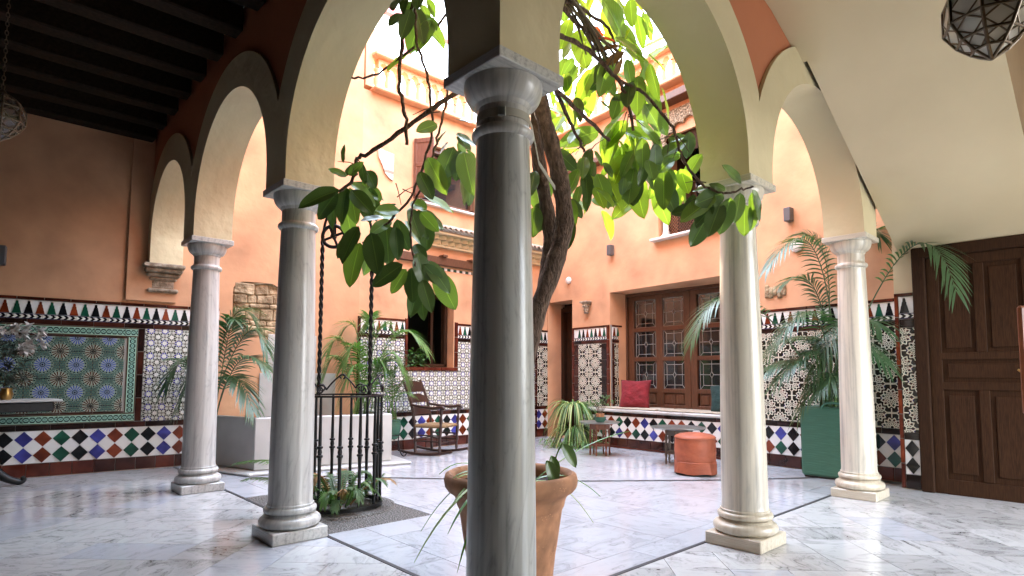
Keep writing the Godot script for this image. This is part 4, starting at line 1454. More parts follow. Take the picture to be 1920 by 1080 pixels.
	band(b, "brown_tile", [mats.glaze_brown, mats.glaze_brown_dark], 0, bl, 0.495, 0.550, 0.155, 0.0, 0.05)

func build_end_wall() -> void:
	var w := thing("gallery_wall", "cream gallery end wall with a dark panelled door and a strip of tiles", "wall")
	var n := along(w, Vector2(5.27, 0.15), Vector2(5.27, 3.7))
	var s := ns()
	wall_sheet(s, 0, n, 0, 4.3, [], 0.34)
	part("plaster", s, mats.vault_plaster, w)
	s = ns()
	box(s, V(0.085, 0.985, 0.002), V(0.17, 1.96, 0.008))
	part("tile_mortar", s, mats.grout, w)
	for k in 8:
		part("edge_tile", tile(0.035, 0.24, 0.020), mats.glaze_rust if k % 2 else mats.glaze_red, w, V(0.018, 0.13 + k * 0.245, 0.004))
	merlons(w, 0.037, 0.168, 1.76, 1.93, 0.105, 0.088, ["glaze_black"])
	band(w, "cap_tile", [mats.glaze_red], 0.0, 0.168, 1.93, 1.968, 0.168, 0.004, 0.0, 0.020)
	part("chevron_tile", tile(0.129, 0.055, 0.008, 0, 0, 2, 1), mats.print_chevrons, w, V(0.1025, 1.732, 0.006))
	band(w, "brown_tile", [mats.glaze_brown_dark], 0.037, 0.168, 1.615, 1.70, 0.131)
	panel(w, "strap_tile", mats.print_straps, 0.037, 0.168, 0.56, 1.612, Vector2(0.313, 0.313), 0.037, 0.60)
	band(w, "brown_tile", [mats.glaze_brown_dark], 0.037, 0.168, 0.49, 0.557, 0.131)
	part("white_field", tile(0.129, 0.34, 0.006), mats.glaze_white, w, V(0.1025, 0.318, 0.006))
	part("diamond_tile", diamond(0.060, 0.082), mats.glaze_black, w, V(0.1025, 0.403, 0.012))
	part("diamond_tile", diamond(0.060, 0.082), mats.glaze_black, w, V(0.1025, 0.235, 0.012))
	band(w, "brown_tile", [mats.glaze_brown_dark], 0.037, 0.168, 0.005, 0.145, 0.131)
	# panelled door
	var d := thing("panelled_door", "dark brown panelled wooden door with a brass lever handle, under the cream stair vault", "door")
	along(d, Vector2(5.27, 0.326), Vector2(5.27, 1.30))
	s = ns()
	cbox(s, V(0.055, 1.20, 0.035), V(0.11, 2.40, 0.07), 0.010)
	cbox(s, V(0.985, 1.20, 0.035), V(0.11, 2.40, 0.07), 0.010)
	cbox(s, V(0.52, 2.345, 0.036), V(1.04, 0.11, 0.072), 0.010)
	part("door_frame", s, mats.dark_wood, d)
	s = ns()
	box(s, V(0.52, 1.145, 0.004), V(0.83, 2.29, 0.016))
	part("door_leaf", s, mats.door_wood, d)
	s = ns()
	for x in [0.16, 0.88]:
		cbox(s, V(x, 1.145, 0.022), V(0.10, 2.28, 0.028), 0.005)
	for f in [[2.24, 0.10], [1.315, 0.07], [1.03, 0.075], [0.07, 0.14]]:
		cbox(s, V(0.52, f[0], 0.021), V(0.64, f[1], 0.028), 0.005)
	cbox(s, V(0.52, 1.77, 0.0205), V(0.08, 0.84, 0.027), 0.005)
	cbox(s, V(0.52, 0.57, 0.0205), V(0.08, 0.85, 0.027), 0.005)
	part("stile_frame", s, mats.door_wood, d)
	for f in [[0.345, 1.77, 0.20, 0.76], [0.695, 1.77, 0.20, 0.76], [0.52, 1.175, 0.54, 0.14], [0.345, 0.57, 0.20, 0.74], [0.695, 0.57, 0.20, 0.74]]:
		s = ns()
		cbox(s, V(f[0], f[1], 0.018), V(f[2], f[3], 0.016), 0.012)
		part("raised_panel", s, mats.door_wood, d)
	s = ns()
	cbox(s, V(0.885, 1.12, 0.040), V(0.045, 0.26, 0.012), 0.006)
	tube(s, smooth([V(0.885, 1.18, 0.04), V(0.885, 1.18, 0.085), V(0.85, 1.175, 0.09), V(0.80, 1.165, 0.09), V(0.775, 1.185, 0.09)], 4), 0.010, 8)
	part("door_handle", s, mats.brass, d)

func build_shell() -> void:
	var c := struct("wooden_ceiling")
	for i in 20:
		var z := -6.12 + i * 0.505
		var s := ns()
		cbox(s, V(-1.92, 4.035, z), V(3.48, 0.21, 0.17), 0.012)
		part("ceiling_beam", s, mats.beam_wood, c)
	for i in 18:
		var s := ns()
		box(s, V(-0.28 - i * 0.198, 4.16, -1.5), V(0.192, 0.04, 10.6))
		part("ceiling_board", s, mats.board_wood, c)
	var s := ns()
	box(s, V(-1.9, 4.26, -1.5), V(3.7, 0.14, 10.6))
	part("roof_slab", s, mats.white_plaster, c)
	var v := struct("vault")
	s = ns()
	var prof := [Vector2(1.55, 3.925), Vector2(1.9, 3.915), Vector2(2.2, 3.87), Vector2(2.5, 3.795), Vector2(2.8, 3.675), Vector2(3.0, 3.575), Vector2(5.27, 2.375)]
	for i in prof.size() - 1:
		var n := []
		for k in [i, i + 1]:
			var t: Vector2 = (prof[mini(k + 1, prof.size() - 1)] - prof[maxi(k - 1, 0)]).normalized()
			n.append(V(t.y, -t.x, 0))
		var a := V(prof[i].x, prof[i].y, 0)
		var b := V(prof[i + 1].x, prof[i + 1].y, 0)
		var z0 := V(0, 0, 0.205 if i >= 5 else 0.150)
		var z1 := V(0, 0, 1.335)
		var uv := Vector2.ZERO
		nquad(s, [a + z0, b + z0, b + z1, a + z1], [n[0], n[1], n[1], n[0]], [uv, uv, uv, uv])
	part("stair_soffit", s, mats.vault_plaster, v)
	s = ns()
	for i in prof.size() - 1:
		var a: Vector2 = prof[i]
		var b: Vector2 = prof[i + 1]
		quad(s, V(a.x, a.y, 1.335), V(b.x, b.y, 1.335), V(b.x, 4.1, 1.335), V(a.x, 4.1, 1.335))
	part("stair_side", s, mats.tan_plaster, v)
	s = ns()
	box(s, V(2.6, 4.15, 1.9), V(5.56, 0.40, 3.6))
	part("ceiling_slab", s, mats.vault_plaster, v)
	var o := thing("gallery_wall", "plain cream wall with a wide entrance opening closing the gallery behind the viewer", "wall")
	along(o, Vector2(5.6, 3.7), Vector2(0.0, 3.7))
	s = ns()
	wall_sheet(s, 0.0, 5.6, 0, 4.3, [[0.5, 3.4, 0.0, 3.0]], 0.35)
	part("plaster", s, mats.vault_plaster, o)
	o = thing("gallery_wall", "unseen wall closing the beamed gallery behind the viewer, coloured dark to cut bounce light", "wall")  # out of view; dark colour invented to keep the gallery dim
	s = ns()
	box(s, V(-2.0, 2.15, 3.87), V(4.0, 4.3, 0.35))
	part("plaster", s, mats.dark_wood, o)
	o = thing("gallery_wall", "unseen side wall of the beamed gallery, coloured dark to cut bounce light", "wall")  # unseen wall, given a dark colour so it reflects less light
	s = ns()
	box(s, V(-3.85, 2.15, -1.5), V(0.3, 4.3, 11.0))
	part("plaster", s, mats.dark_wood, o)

func build_terraces() -> void:
	var t := struct("terrace")
	var s := ns()
	box(s, V(4.4, 5.24, -8.1), V(4.1, 0.18, 4.0))
	box(s, V(8.6, 5.40, -3.8), V(4.2, 0.18, 8.4))
	box(s, V(-1.9, 6.2, -1.5), V(3.5, 0.2, 10.6))
	box(s, V(3.0, 6.2, 2.0), V(5.7, 0.2, 3.6))
	part("terrace_slab", s, mats.orange_plaster, t)
	var b := thing("balustrade", "orange terrace balustrade above the latticed window, behind the tree leaves", "balustrade")
	along(b, Vector2(6.25, -5.60), Vector2(5.66, -0.2))
	b.position.y = 5.5
	balustrade(b, 5.4, 0.50)
	var p := thing("pergola", "pink painted steel pergola frame standing on the back terrace", "pergola", V(2.5, 5.34, -7.3))
	for x in [1.59, 3.4]:
		s = ns()
		cbox(s, V(x, 1.21, 0), V(0.12, 2.42, 0.12), 0.006)
		part("post", s, mats.pink_steel, p)
	s = ns()
	cbox(s, V(1.9, 2.49, 0), V(4.6, 0.14, 0.12), 0.006)
	part("beam", s, mats.pink_steel, p)
	var o := thing("rear_building", "building mass carrying the terraces behind the courtyard walls", "building")
	s = ns()
	box(s, V(4.4, 2.57, -9.95), V(4.1, 5.1, 0.2))
	box(s, V(10.6, 2.65, -3.8), V(0.2, 5.3, 8.4))
	part("wall", s, mats.white_plaster, o)

func pillow(s: SurfaceTool, w: float, h: float, d: float, sd: int) -> void:
	var n := 18
	var nz := noise(sd, 1.0, 3)
	var f := func(i: int, j: int, sg: float) -> Vector3:
		var u := float(i) / n * 2.0 - 1.0
		var v := float(j) / n * 2.0 - 1.0
		var e := pow(maxf(0.0, (1.0 - u * u) * (1.0 - v * v)), 0.42)
		var pin := 1.0 - 0.10 * (1.0 - absf(u)) * v * v
		var pin2 := 1.0 - 0.10 * (1.0 - absf(v)) * u * u
		var wr := nz.get_noise_3d(u * 2.5, v * 2.5, sg * 3.0) * 0.012 * e
		return Vector3(u * w * 0.5 * pin2, v * h * 0.5 * pin, sg * (e * d * 0.5 + wr))
	for sg in [1.0, -1.0]:
		for i in n:
			for j in n:
				var a: Vector3 = f.call(i, j, sg)
				var b: Vector3 = f.call(i + 1, j, sg)
				var c: Vector3 = f.call(i + 1, j + 1, sg)
				var e: Vector3 = f.call(i, j + 1, sg)
				var vs := [a, b, c, a, c, e] if sg < 0 else [a, c, b, a, e, c]
				for p in vs:
					s.set_uv(Vector2(p.x, p.y))
					s.add_vertex(p)
	s.index()
	s.generate_normals()

func turned_leg(s: SurfaceTool, a: Vector3, b: Vector3, r: float) -> void:
	var pts := []
	var rr := []
	var pr := [1.0, 1.0, 0.6, 1.15, 0.7, 1.0, 1.0, 0.65, 1.1, 0.6, 0.9, 0.45]
	for i in pr.size():
		pts.append(a.lerp(b, i / 11.0))
		rr.append(r * pr[i])
	tube(s, pts, rr, 8)

func tray_table(label: String, at: Vector3, rad: float, m: Material, leg_r: float, ring: float) -> Node3D:
	var t := thing("tray_table", label, "table", at, 0.3, "folding tray tables by the bench")
	var s := ns()
	lathe(s, [Vector2(0.0, 0.452), Vector2(rad * 0.93, 0.452), Vector2(rad, 0.466), Vector2(rad, 0.472), Vector2(rad * 0.96, 0.470), Vector2(rad * 0.90, 0.458), Vector2(rad * 0.6, 0.459), Vector2(rad * 0.58, 0.462), Vector2(rad * 0.56, 0.459), Vector2(0.0, 0.459)], 40)
	part("tray", s, mats.tray_metal, t)
	for i in 6:
		s = ns()
		var a := TAU * i / 6.0
		turned_leg(s, V(cos(a) * ring, 0.452, sin(a) * ring), V(cos(a) * ring * 1.06, 0.0, sin(a) * ring * 1.06), leg_r)
		part("leg", s, m, t)
	for i in 6:
		var a := TAU * i / 6.0
		var b := TAU * (i + 1) / 6.0
		for y in [0.40, 0.15]:
			s = ns()
			var p := V(cos(a) * ring, y, sin(a) * ring)
			var q := V(cos(b) * ring, y, sin(b) * ring)
			var d := (q - p).normalized()
			cbox(s, (p + q) / 2, V(p.distance_to(q), 0.030 if y < 0.3 else 0.07, 0.014), 0.003, Basis(d, Vector3.UP, d.cross(Vector3.UP)))
			part("rail", s, m, t)
	return t

func build_furniture() -> void:
	tray_table("round metal tray table on reddish wooden legs holding a small potted plant", V(4.93, 0, -3.44), 0.285, mats.red_wood, 0.016, 0.13)
	tray_table("round metal tray table on grey brown turned legs behind the orange pouf", V(4.99, 0, -2.22), 0.345, mats.grey_wood, 0.019, 0.15)
	# pouf
	var t := thing("pouf", "round orange leather pouf with a pleated skirt near the white column", "pouf", V(4.50, 0, -1.70), 0.0)
	var s := ns()
	var r := 0.226
	lathe(s, [Vector2(r - 0.004, 0.14), Vector2(r, 0.16), Vector2(r + 0.005, 0.28), Vector2(r - 0.003, 0.405), Vector2(r - 0.004, 0.41)], 48)
	part("body", s, mats.orange_leather, t)
	s = ns()
	lathe(s, [Vector2(r - 0.002, 0.405), Vector2(r + 0.006, 0.412), Vector2(r + 0.005, 0.420), Vector2(r - 0.010, 0.436), Vector2(r - 0.06, 0.455), Vector2(r - 0.13, 0.466), Vector2(0, 0.470)], 48)
	part("lid", s, mats.orange_leather, t)
	s = ns()
	var seg := 72
	for i in seg:
		var pq := []
		for k in [i, i + 1]:
			var a: float = TAU * k / seg
			var f := absf(fposmod(a / TAU * 4.0 + 0.22, 1.0) - 0.5) * 2.0
			var out := r + 0.010 + 0.028 * pow(f, 3.0)
			pq.append([V(cos(a) * (r + 0.006), 0.145, -sin(a) * (r + 0.006)), V(cos(a) * out, 0.022 + 0.006 * sin(a * 5.0), -sin(a) * out), a])
		quad(s, pq[0][1], pq[1][1], pq[1][0], pq[0][0])
	part("skirt", s, mats.orange_leather, t)
	s = ns()
	lathe(s, [Vector2(r - 0.01, 0.0), Vector2(r - 0.005, 0.02), Vector2(r - 0.02, 0.14)], 32)
	part("foot", s, mats.dark_room, t)
	s = ns()
	lathe(s, [Vector2(r + 0.004, 0.142), Vector2(r + 0.010, 0.146), Vector2(r + 0.004, 0.152)], 48)
	part("piping", s, mats.orange_leather, t)
	# cushions
	var c := thing("cushion", "dark red square cushion leaning at the left end of the tiled bench", "cushion", V(6.15, 0.60, -3.70))
	s = ns()
	pillow(s, 0.50, 0.48, 0.17, 7)
	var cp := part("cover", s.commit(), mats.red_cloth, c, V(0, 0.225, 0))
	cp.rotation = Vector3(-0.28, 0, 0)
	c.rotation = Vector3(0, -1.25, 0)
	c = thing("cushion", "dark green cushion on the bench, half hidden by the white column", "cushion", V(6.16, 0.60, -2.17))
	s = ns()
	pillow(s, 0.46, 0.44, 0.16, 9)
	cp = part("cover", s.commit(), mats.green_cloth, c, V(0, 0.20, 0))
	cp.rotation = Vector3(-0.30, 0, 0.12)
	c.rotation = Vector3(0, -1.5, 0)
	c = thing("seat_pad", "thin pale cloth seat pad lying along the tiled bench", "seat pad", V(6.12, 0.597, -2.92))
	s = ns()
	for k in 2:
		cbox(s, V(0, 0.012, -0.76 + k * 1.16), V(0.52, 0.022, 1.10), 0.010)
	part("pad", s, mats.seat_cloth, c)
	# rocking chair
	t = thing("rocking_chair", "dark wooden rocking chair with woven rush seat before the star tiled wall", "chair", V(3.27, 0, -5.08), 0.42)
	var lean := 0.24
	for sx in [-1.0, 1.0]:
		s = ns()
		var rp := []
		for i in 13:
			var k := i / 12.0
			rp.append(V(sx * 0.235, 0.018 + 0.16 * pow(k - 0.46, 2.0) * 1.2, -0.47 + k * 0.86))
		tube(s, rp, 0.019, 8)
		part("rocker", s, mats.chair_wood, t)
		s = ns()
		tube(s, smooth([V(sx * 0.225, 0.03, -0.20), V(sx * 0.225, 0.40, -0.215), V(sx * 0.225, 0.72, -0.28), V(sx * 0.23, 1.05, -0.42)], 5), 0.020, 8)
		part("back_post", s, mats.chair_wood, t)
		s = ns()
		turned_leg(s, V(sx * 0.245, 0.66, 0.23), V(sx * 0.24, 0.03, 0.20), 0.024)
		part("front_leg", s, mats.chair_wood, t)
		s = ns()
		tube(s, smooth([V(sx * 0.235, 0.70, -0.27), V(sx * 0.25, 0.675, -0.08), V(sx * 0.262, 0.66, 0.10), V(sx * 0.26, 0.675, 0.24), V(sx * 0.255, 0.65, 0.285)], 4), [0.018, 0.018, 0.018, 0.019, 0.020, 0.020, 0.021, 0.022, 0.022, 0.022, 0.023, 0.024, 0.024, 0.024, 0.023, 0.020, 0.016], 8)
		part("armrest", s, mats.chair_wood, t)
		for y in [0.20, 0.28]:
			s = ns()
			tube(s, [V(sx * 0.235, y, -0.20), V(sx * 0.24, y, 0.20)], 0.011, 6)
			part("stretcher", s, mats.chair_wood, t)
	for e in [[0.18, 0.20], [0.26, 0.20], [0.22, -0.20]]:
		s = ns()
		tube(s, [V(-0.24, e[0], e[1]), V(0.24, e[0], e[1])], 0.011, 6)
		part("stretcher", s, mats.chair_wood, t)
	s = ns()
	cbox(s, V(0, 0.405, 0.0), V(0.48, 0.045, 0.45), 0.018)
	part("seat", s, mats.rush, t)
	for f in [[0.94, 0.13, -0.375], [0.77, 0.09, -0.303], [0.60, 0.09, -0.250]]:
		s = ns()
		var y0: float = f[0]
		var hh: float = f[1]
		for i in 10:
			var u := []
			for k in [i, i + 1]:
				var x: float = -0.215 + 0.43 * k / 10.0
				var bow := -0.035 * (1.0 - pow(x / 0.215, 2.0))
				u.append([V(x, y0 - hh / 2, f[2] + bow + 0.02), V(x, y0 + hh / 2 + 0.035 * (1.0 - pow(x / 0.215, 2.0)), f[2] + bow - 0.022)])
			var th := V(0, 0, 0.014)
			quad(s, u[0][0] + th, u[1][0] + th, u[1][1] + th, u[0][1] + th)
			quad(s, u[1][0], u[0][0], u[0][1], u[1][1])
			quad(s, u[0][1] + th, u[1][1] + th, u[1][1], u[0][1])
			quad(s, u[0][0], u[1][0], u[1][0] + th, u[0][0] + th)
		part("back_slat", s, mats.chair_wood, t)
	# square fibre planter
	t = thing("planter", "square dark green woven fibre planter with loop handles, holding the palm", "planter", V(5.47, 0, -0.58), 0.03)
	s = ns()
	cbox(s, V(0, 0.40, 0), V(0.46, 0.76, 0.48), 0.02)
	part("body", s, mats.green_fibre, t)
	s = ns()
	cbox(s, V(0, 0.02, 0), V(0.42, 0.04, 0.44), 0.01)
	part("foot", s, mats.dark_room, t)
	for sx in [-1.0, 1.0]:
		s = ns()
		tube(s, smooth([V(sx * 0.225, 0.77, -0.02), V(sx * 0.226, 0.815, 0.02), V(sx * 0.226, 0.83, 0.10), V(sx * 0.226, 0.815, 0.18), V(sx * 0.225, 0.77, 0.22)], 4), 0.013, 8)
		part("handle", s, mats.green_fibre, t)
	# terracotta pot of the tree
	t = thing("terracotta_pot", "large weathered terracotta pot flecked with white, behind the front column", "pot", V(0.44, 0, -0.42))
	s = ns()
	lathe(s, [Vector2(0.0, 0.012), Vector2(0.205, 0.012), Vector2(0.215, 0.02), Vector2(0.235, 0.20), Vector2(0.240, 0.225), Vector2(0.243, 0.24), Vector2(0.270, 0.42), Vector2(0.276, 0.435), Vector2(0.280, 0.44), Vector2(0.288, 0.475), Vector2(0.300, 0.50), Vector2(0.330, 0.52), Vector2(0.346, 0.54), Vector2(0.352, 0.575), Vector2(0.345, 0.602), Vector2(0.325, 0.612), Vector2(0.305, 0.600), Vector2(0.300, 0.57), Vector2(0.295, 0.50)], 56, Vector3.ZERO, Basis(), 1.6)
	part("body", s, mats.terracotta, t)
	s = ns()
	for i in 26:
		var a := TAU * i / 26.0
		var b := TAU * (i + 1) / 26.0
		for rr in 4:
			var r0 := 0.30 * rr / 4.0
			var r1 := 0.30 * (rr + 1) / 4.0
			var h := func(x: float, z: float) -> float: return 0.545 + 0.018 * sin(x * 31.0) * cos(z * 27.0)
			quad(s, V(cos(a) * r0, h.call(cos(a) * r0, sin(a) * r0), sin(a) * r0), V(cos(b) * r0, h.call(cos(b) * r0, sin(b) * r0), sin(b) * r0), V(cos(b) * r1, h.call(cos(b) * r1, sin(b) * r1), sin(b) * r1), V(cos(a) * r1, h.call(cos(a) * r1, sin(a) * r1), sin(a) * r1))
	part("soil", s, mats.soil, t)
	# console table at the left edge
	t = thing("console_table", "narrow console table with a marble top and dark scrolled iron leg, by the rosette tiles", "table", V(-1.55, 0, -5.98), 0.12)
	s = ns()
	cbox(s, V(-0.15, 0.845, 0.0), V(1.45, 0.025, 0.46), 0.006)
	part("marble_top", s, mats.trough_marble, t)
	s = ns()
	cbox(s, V(-0.17, 0.782, 0.0), V(1.36, 0.095, 0.40), 0.01)
	part("apron", s, mats.wrought_iron, t)
	for sg in [1.0, -1.0]:
		s = ns()
		var lp := []
		for e in [[-0.32, 0.78, 0.05], [-0.20, 0.60, 0.07], [-0.10, 0.40, 0.08], [0.02, 0.24, 0.09], [0.16, 0.09, 0.10], [0.28, 0.03, 0.10], [0.315, 0.05, 0.10], [0.30, 0.08, 0.10]]:
			lp.append(V(-0.17 + sg * (0.17 + e[0]), e[1], e[2]))
		tube(s, smooth(lp, 4), [0.045, 0.045, 0.046, 0.048, 0.05, 0.052, 0.054, 0.056, 0.058, 0.058, 0.056, 0.054, 0.05, 0.046, 0.044, 0.042, 0.04, 0.036, 0.034, 0.032, 0.03, 0.028, 0.027, 0.026, 0.026, 0.024, 0.022, 0.02, 0.016], 10)
		part("leg", s, mats.wrought_iron, t)
	s = ns()
	cbox(s, V(-0.50, 0.37, -0.17), V(0.50, 0.74, 0.03), 0.008)
	part("back_panel", s, mats.glaze_brown_dark, t)
	t = thing("brass_pot", "small brass pot on the console table, holding white flowers", "pot", V(-1.40, 0.8575, -5.96))
	s = ns()
	lathe(s, [Vector2(0, 0), Vector2(0.04, 0), Vector2(0.05, 0.02), Vector2(0.058, 0.06), Vector2(0.045, 0.10), Vector2(0.05, 0.12)], 20)
	part("body", s, mats.brass, t)
	# red wooden thing at the right edge
	t = thing("wooden_screen", "edge of an upright reddish wooden board near the panelled door", "screen", V(2.975, 0, 1.37), -0.75)
	s = ns()
	cbox(s, V(0.12, 1.22, 0), V(0.24, 0.66, 0.035), 0.014)
	part("board", s, mats.red_wood, t)
	s = ns()
	cbox(s, V(0.20, 0.45, 0), V(0.05, 0.92, 0.05), 0.008)
	cbox(s, V(0.24, 0.02, 0.02), V(0.16, 0.04, 0.20), 0.008)
	part("stand", s, mats.dark_wood, t)

func scroll(c: Vector3, r: float, turns: float, u: Vector3, start: float, dirn: float) -> Array:
	var out := []
	for i in 17:
		var k := i / 16.0
		var a := start + dirn * TAU * turns * k
		var rr := r * (1.0 - 0.75 * k)
		out.append(c + u * cos(a) * rr + Vector3.UP * sin(a) * rr)
	return out

func build_ironwork() -> void:
	var c := V(0.68, 0, -2.83)
	var R := 0.335
	var t := thing("well_railing", "round black wrought iron well railing with twisted uprights and scrolls", "railing", c)
	var s := ns()
	lathe(s, [Vector2(R - 0.02, 0.935), Vector2(R + 0.02, 0.935), Vector2(R + 0.02, 0.950), Vector2(R - 0.02, 0.950), Vector2(R - 0.02, 0.935)], 48)
	part("top_ring", s, mats.wrought_iron, t)
	s = ns()
	lathe(s, [Vector2(R - 0.018, 0.02), Vector2(R + 0.02, 0.02), Vector2(R + 0.02, 0.05), Vector2(R - 0.018, 0.05), Vector2(R - 0.018, 0.02)], 48)
	part("bottom_ring", s, mats.wrought_iron, t)
	for i in 13:
		var a := TAU * i / 13.0 + 0.12
		var o := V(cos(a) * R, 0, sin(a) * R)
		s = ns()
		lathe(s, [Vector2(0.012, 0.05), Vector2(0.014, 0.40), Vector2(0.017, 0.455), Vector2(0.026, 0.460), Vector2(0.026, 0.474), Vector2(0.015, 0.480), Vector2(0.019, 0.50), Vector2(0.014, 0.525), Vector2(0.025, 0.532), Vector2(0.025, 0.544), Vector2(0.014, 0.55), Vector2(0.014, 0.60), Vector2(0.010, 0.937)], 10, o)
		part("baluster", s, mats.wrought_iron, t)
	# two twisted uprights, the arch between them and its scrolls
	var ud := V(0.735, 0, 0.678)
	for sg in [-1.0, 1.0]:
		s = ns()
		var o: Vector3 = ud * R * 0.66 * sg + V(0, 0, 0.0) - V(-0.678, 0, 0.735) * 0.06
		for k in 2:
			var pts := []
			for i in 113:
				var y := 0.94 + i * 0.0126
				var a := i * 0.56 + PI * k
				pts.append(o + V(cos(a) * 0.0085, y, sin(a) * 0.0085))
			tube(s, pts, 0.0115, 6)
		part("twisted_upright", s, mats.wrought_iron, t)
		s = ns()
		tube(s, smooth([o + V(0, 2.35, 0), o * 0.85 + V(0, 2.50, 0), o * 0.45 + V(0, 2.60, 0), V(0.041, 2.63, -0.044)], 5), 0.012, 8)
		part("arch_bar", s, mats.wrought_iron, t)
	for i in 6:
		var a := TAU * i / 6.0 + 0.3
		var o := V(cos(a) * R, 0.952, sin(a) * R)
		var tn := V(-sin(a), 0, cos(a))
		s = ns()
		tube(s, scroll(o + V(0, 0.045, 0) + tn * 0.05, 0.045, 1.2, tn, PI, -1.0), 0.007, 6)
		tube(s, smooth([o + V(0, 0.045, 0) + tn * 0.005, o - tn * 0.04 + V(0, 0.10, 0), o - tn * 0.10 + V(0, 0.155, 0), o - tn * 0.135 + V(0, 0.17, 0), o - tn * 0.15 + V(0, 0.15, 0), o - tn * 0.135 + V(0, 0.135, 0)], 4), 0.007, 6)
		part("scroll", s, mats.wrought_iron, t)
	# pulley hanging from the arch
	var p := thing("pulley_wheel", "black spoked iron pulley wheel hanging above the well railing", "pulley", V(0.60, 2.33, -2.90), -0.70)
	s = ns()
	var ring := []
	for i in 33:
		ring.append(V(cos(TAU * i / 32.0) * 0.095, sin(TAU * i / 32.0) * 0.095, 0))
	tube(s, ring, 0.016, 8, false)
	part("rim", s, mats.wrought_iron, p)
	s = ns()
	for i in 4:
		var a := TAU * i / 4.0 + 0.4
		tube(s, [Vector3.ZERO, Vector3(cos(a) * 0.095, sin(a) * 0.095, 0)], 0.012, 6)
	part("spokes", s, mats.wrought_iron, p)
	s = ns()
	tube(s, [V(0, 0, -0.03), V(0, 0, 0.03)], 0.022, 10)
	part("hub", s, mats.wrought_iron, p)
	s = ns()
	for z in [-0.03, 0.03]:
		cbox(s, V(0, 0.12, z), V(0.03, 0.28, 0.008), 0.002)
	tube(s, [V(0, 0.24, 0), V(0.0, 0.30, 0)], 0.014, 8)
	part("fork", s, mats.wrought_iron, p)
	# plant stand behind the trough corner
	var st := thing("plant_stand", "small curled wrought iron stand holding a green glazed jar by the trough corner", "stand", V(2.60, 0, -5.16))
	s = ns()
	for i in 3:
		var a := TAU * i / 3.0 + 0.2
		var d := V(cos(a), 0, sin(a))
		tube(s, smooth([d * 0.10 + V(0, 0.33, 0), d * 0.09 + V(0, 0.22, 0), d * 0.11 + V(0, 0.10, 0), d * 0.15 + V(0, 0.02, 0), d * 0.19 + V(0, 0.015, 0), d * 0.21 + V(0, 0.05, 0), d * 0.18 + V(0, 0.075, 0), d * 0.165 + V(0, 0.05, 0)], 4), 0.008, 6)
	lathe(s, [Vector2(0.10, 0.30), Vector2(0.112, 0.30), Vector2(0.112, 0.312), Vector2(0.10, 0.312), Vector2(0.10, 0.30)], 24)
	part("legs", s, mats.wrought_iron, st)
	var j := thing("glazed_jar", "dark green glazed jar standing in the curled iron stand", "jar", V(2.60, 0.25, -5.16))
	s = ns()
	lathe(s, [Vector2(0, 0), Vector2(0.07, 0), Vector2(0.09, 0.04), Vector2(0.115, 0.13), Vector2(0.12, 0.19), Vector2(0.105, 0.235), Vector2(0.11, 0.25), Vector2(0.12, 0.255), Vector2(0.12, 0.265), Vector2(0.10, 0.262), Vector2(0.0, 0.24)], 28)
	part("body", s, mats.green_fibre, j)
	# metal strap that ties the tree to the column
	var b := thing("tie_strap", "pale metal strap tying the tree trunk to the neck of the front column", "strap", Vector3.ZERO)
	s = ns()
	lathe(s, [Vector2(0.118, 2.222), Vector2(0.1205, 2.222), Vector2(0.1205, 2.258), Vector2(0.118, 2.258)], 40)
	part("ring", s, mats.strap_white, b)
	s = ns()
	var pa := [V(0.045, 2.24, 0.113), V(0.10, 2.22, 0.085), V(0.30, 2.15, -0.07), V(0.50, 2.09, -0.15)]
	for i in 3:
		var up := V(0, 0.012, 0)
		quad(s, pa[i] - up, pa[i + 1] - up, pa[i + 1] + up, pa[i] + up)
		quad(s, pa[i + 1] - up + V(-0.002, 0, -0.002), pa[i] - up + V(-0.002, 0, -0.002), pa[i] + up + V(-0.002, 0, -0.002), pa[i + 1] + up + V(-0.002, 0, -0.002))
	part("tail", s, mats.strap_white, b)
	s = ns()
	cbox(s, V(-0.086, 2.238, 0.088), V(0.035, 0.042, 0.012), 0.003, Basis(Vector3.UP, -0.77))
	part("buckle", s, mats.tray_metal, b)

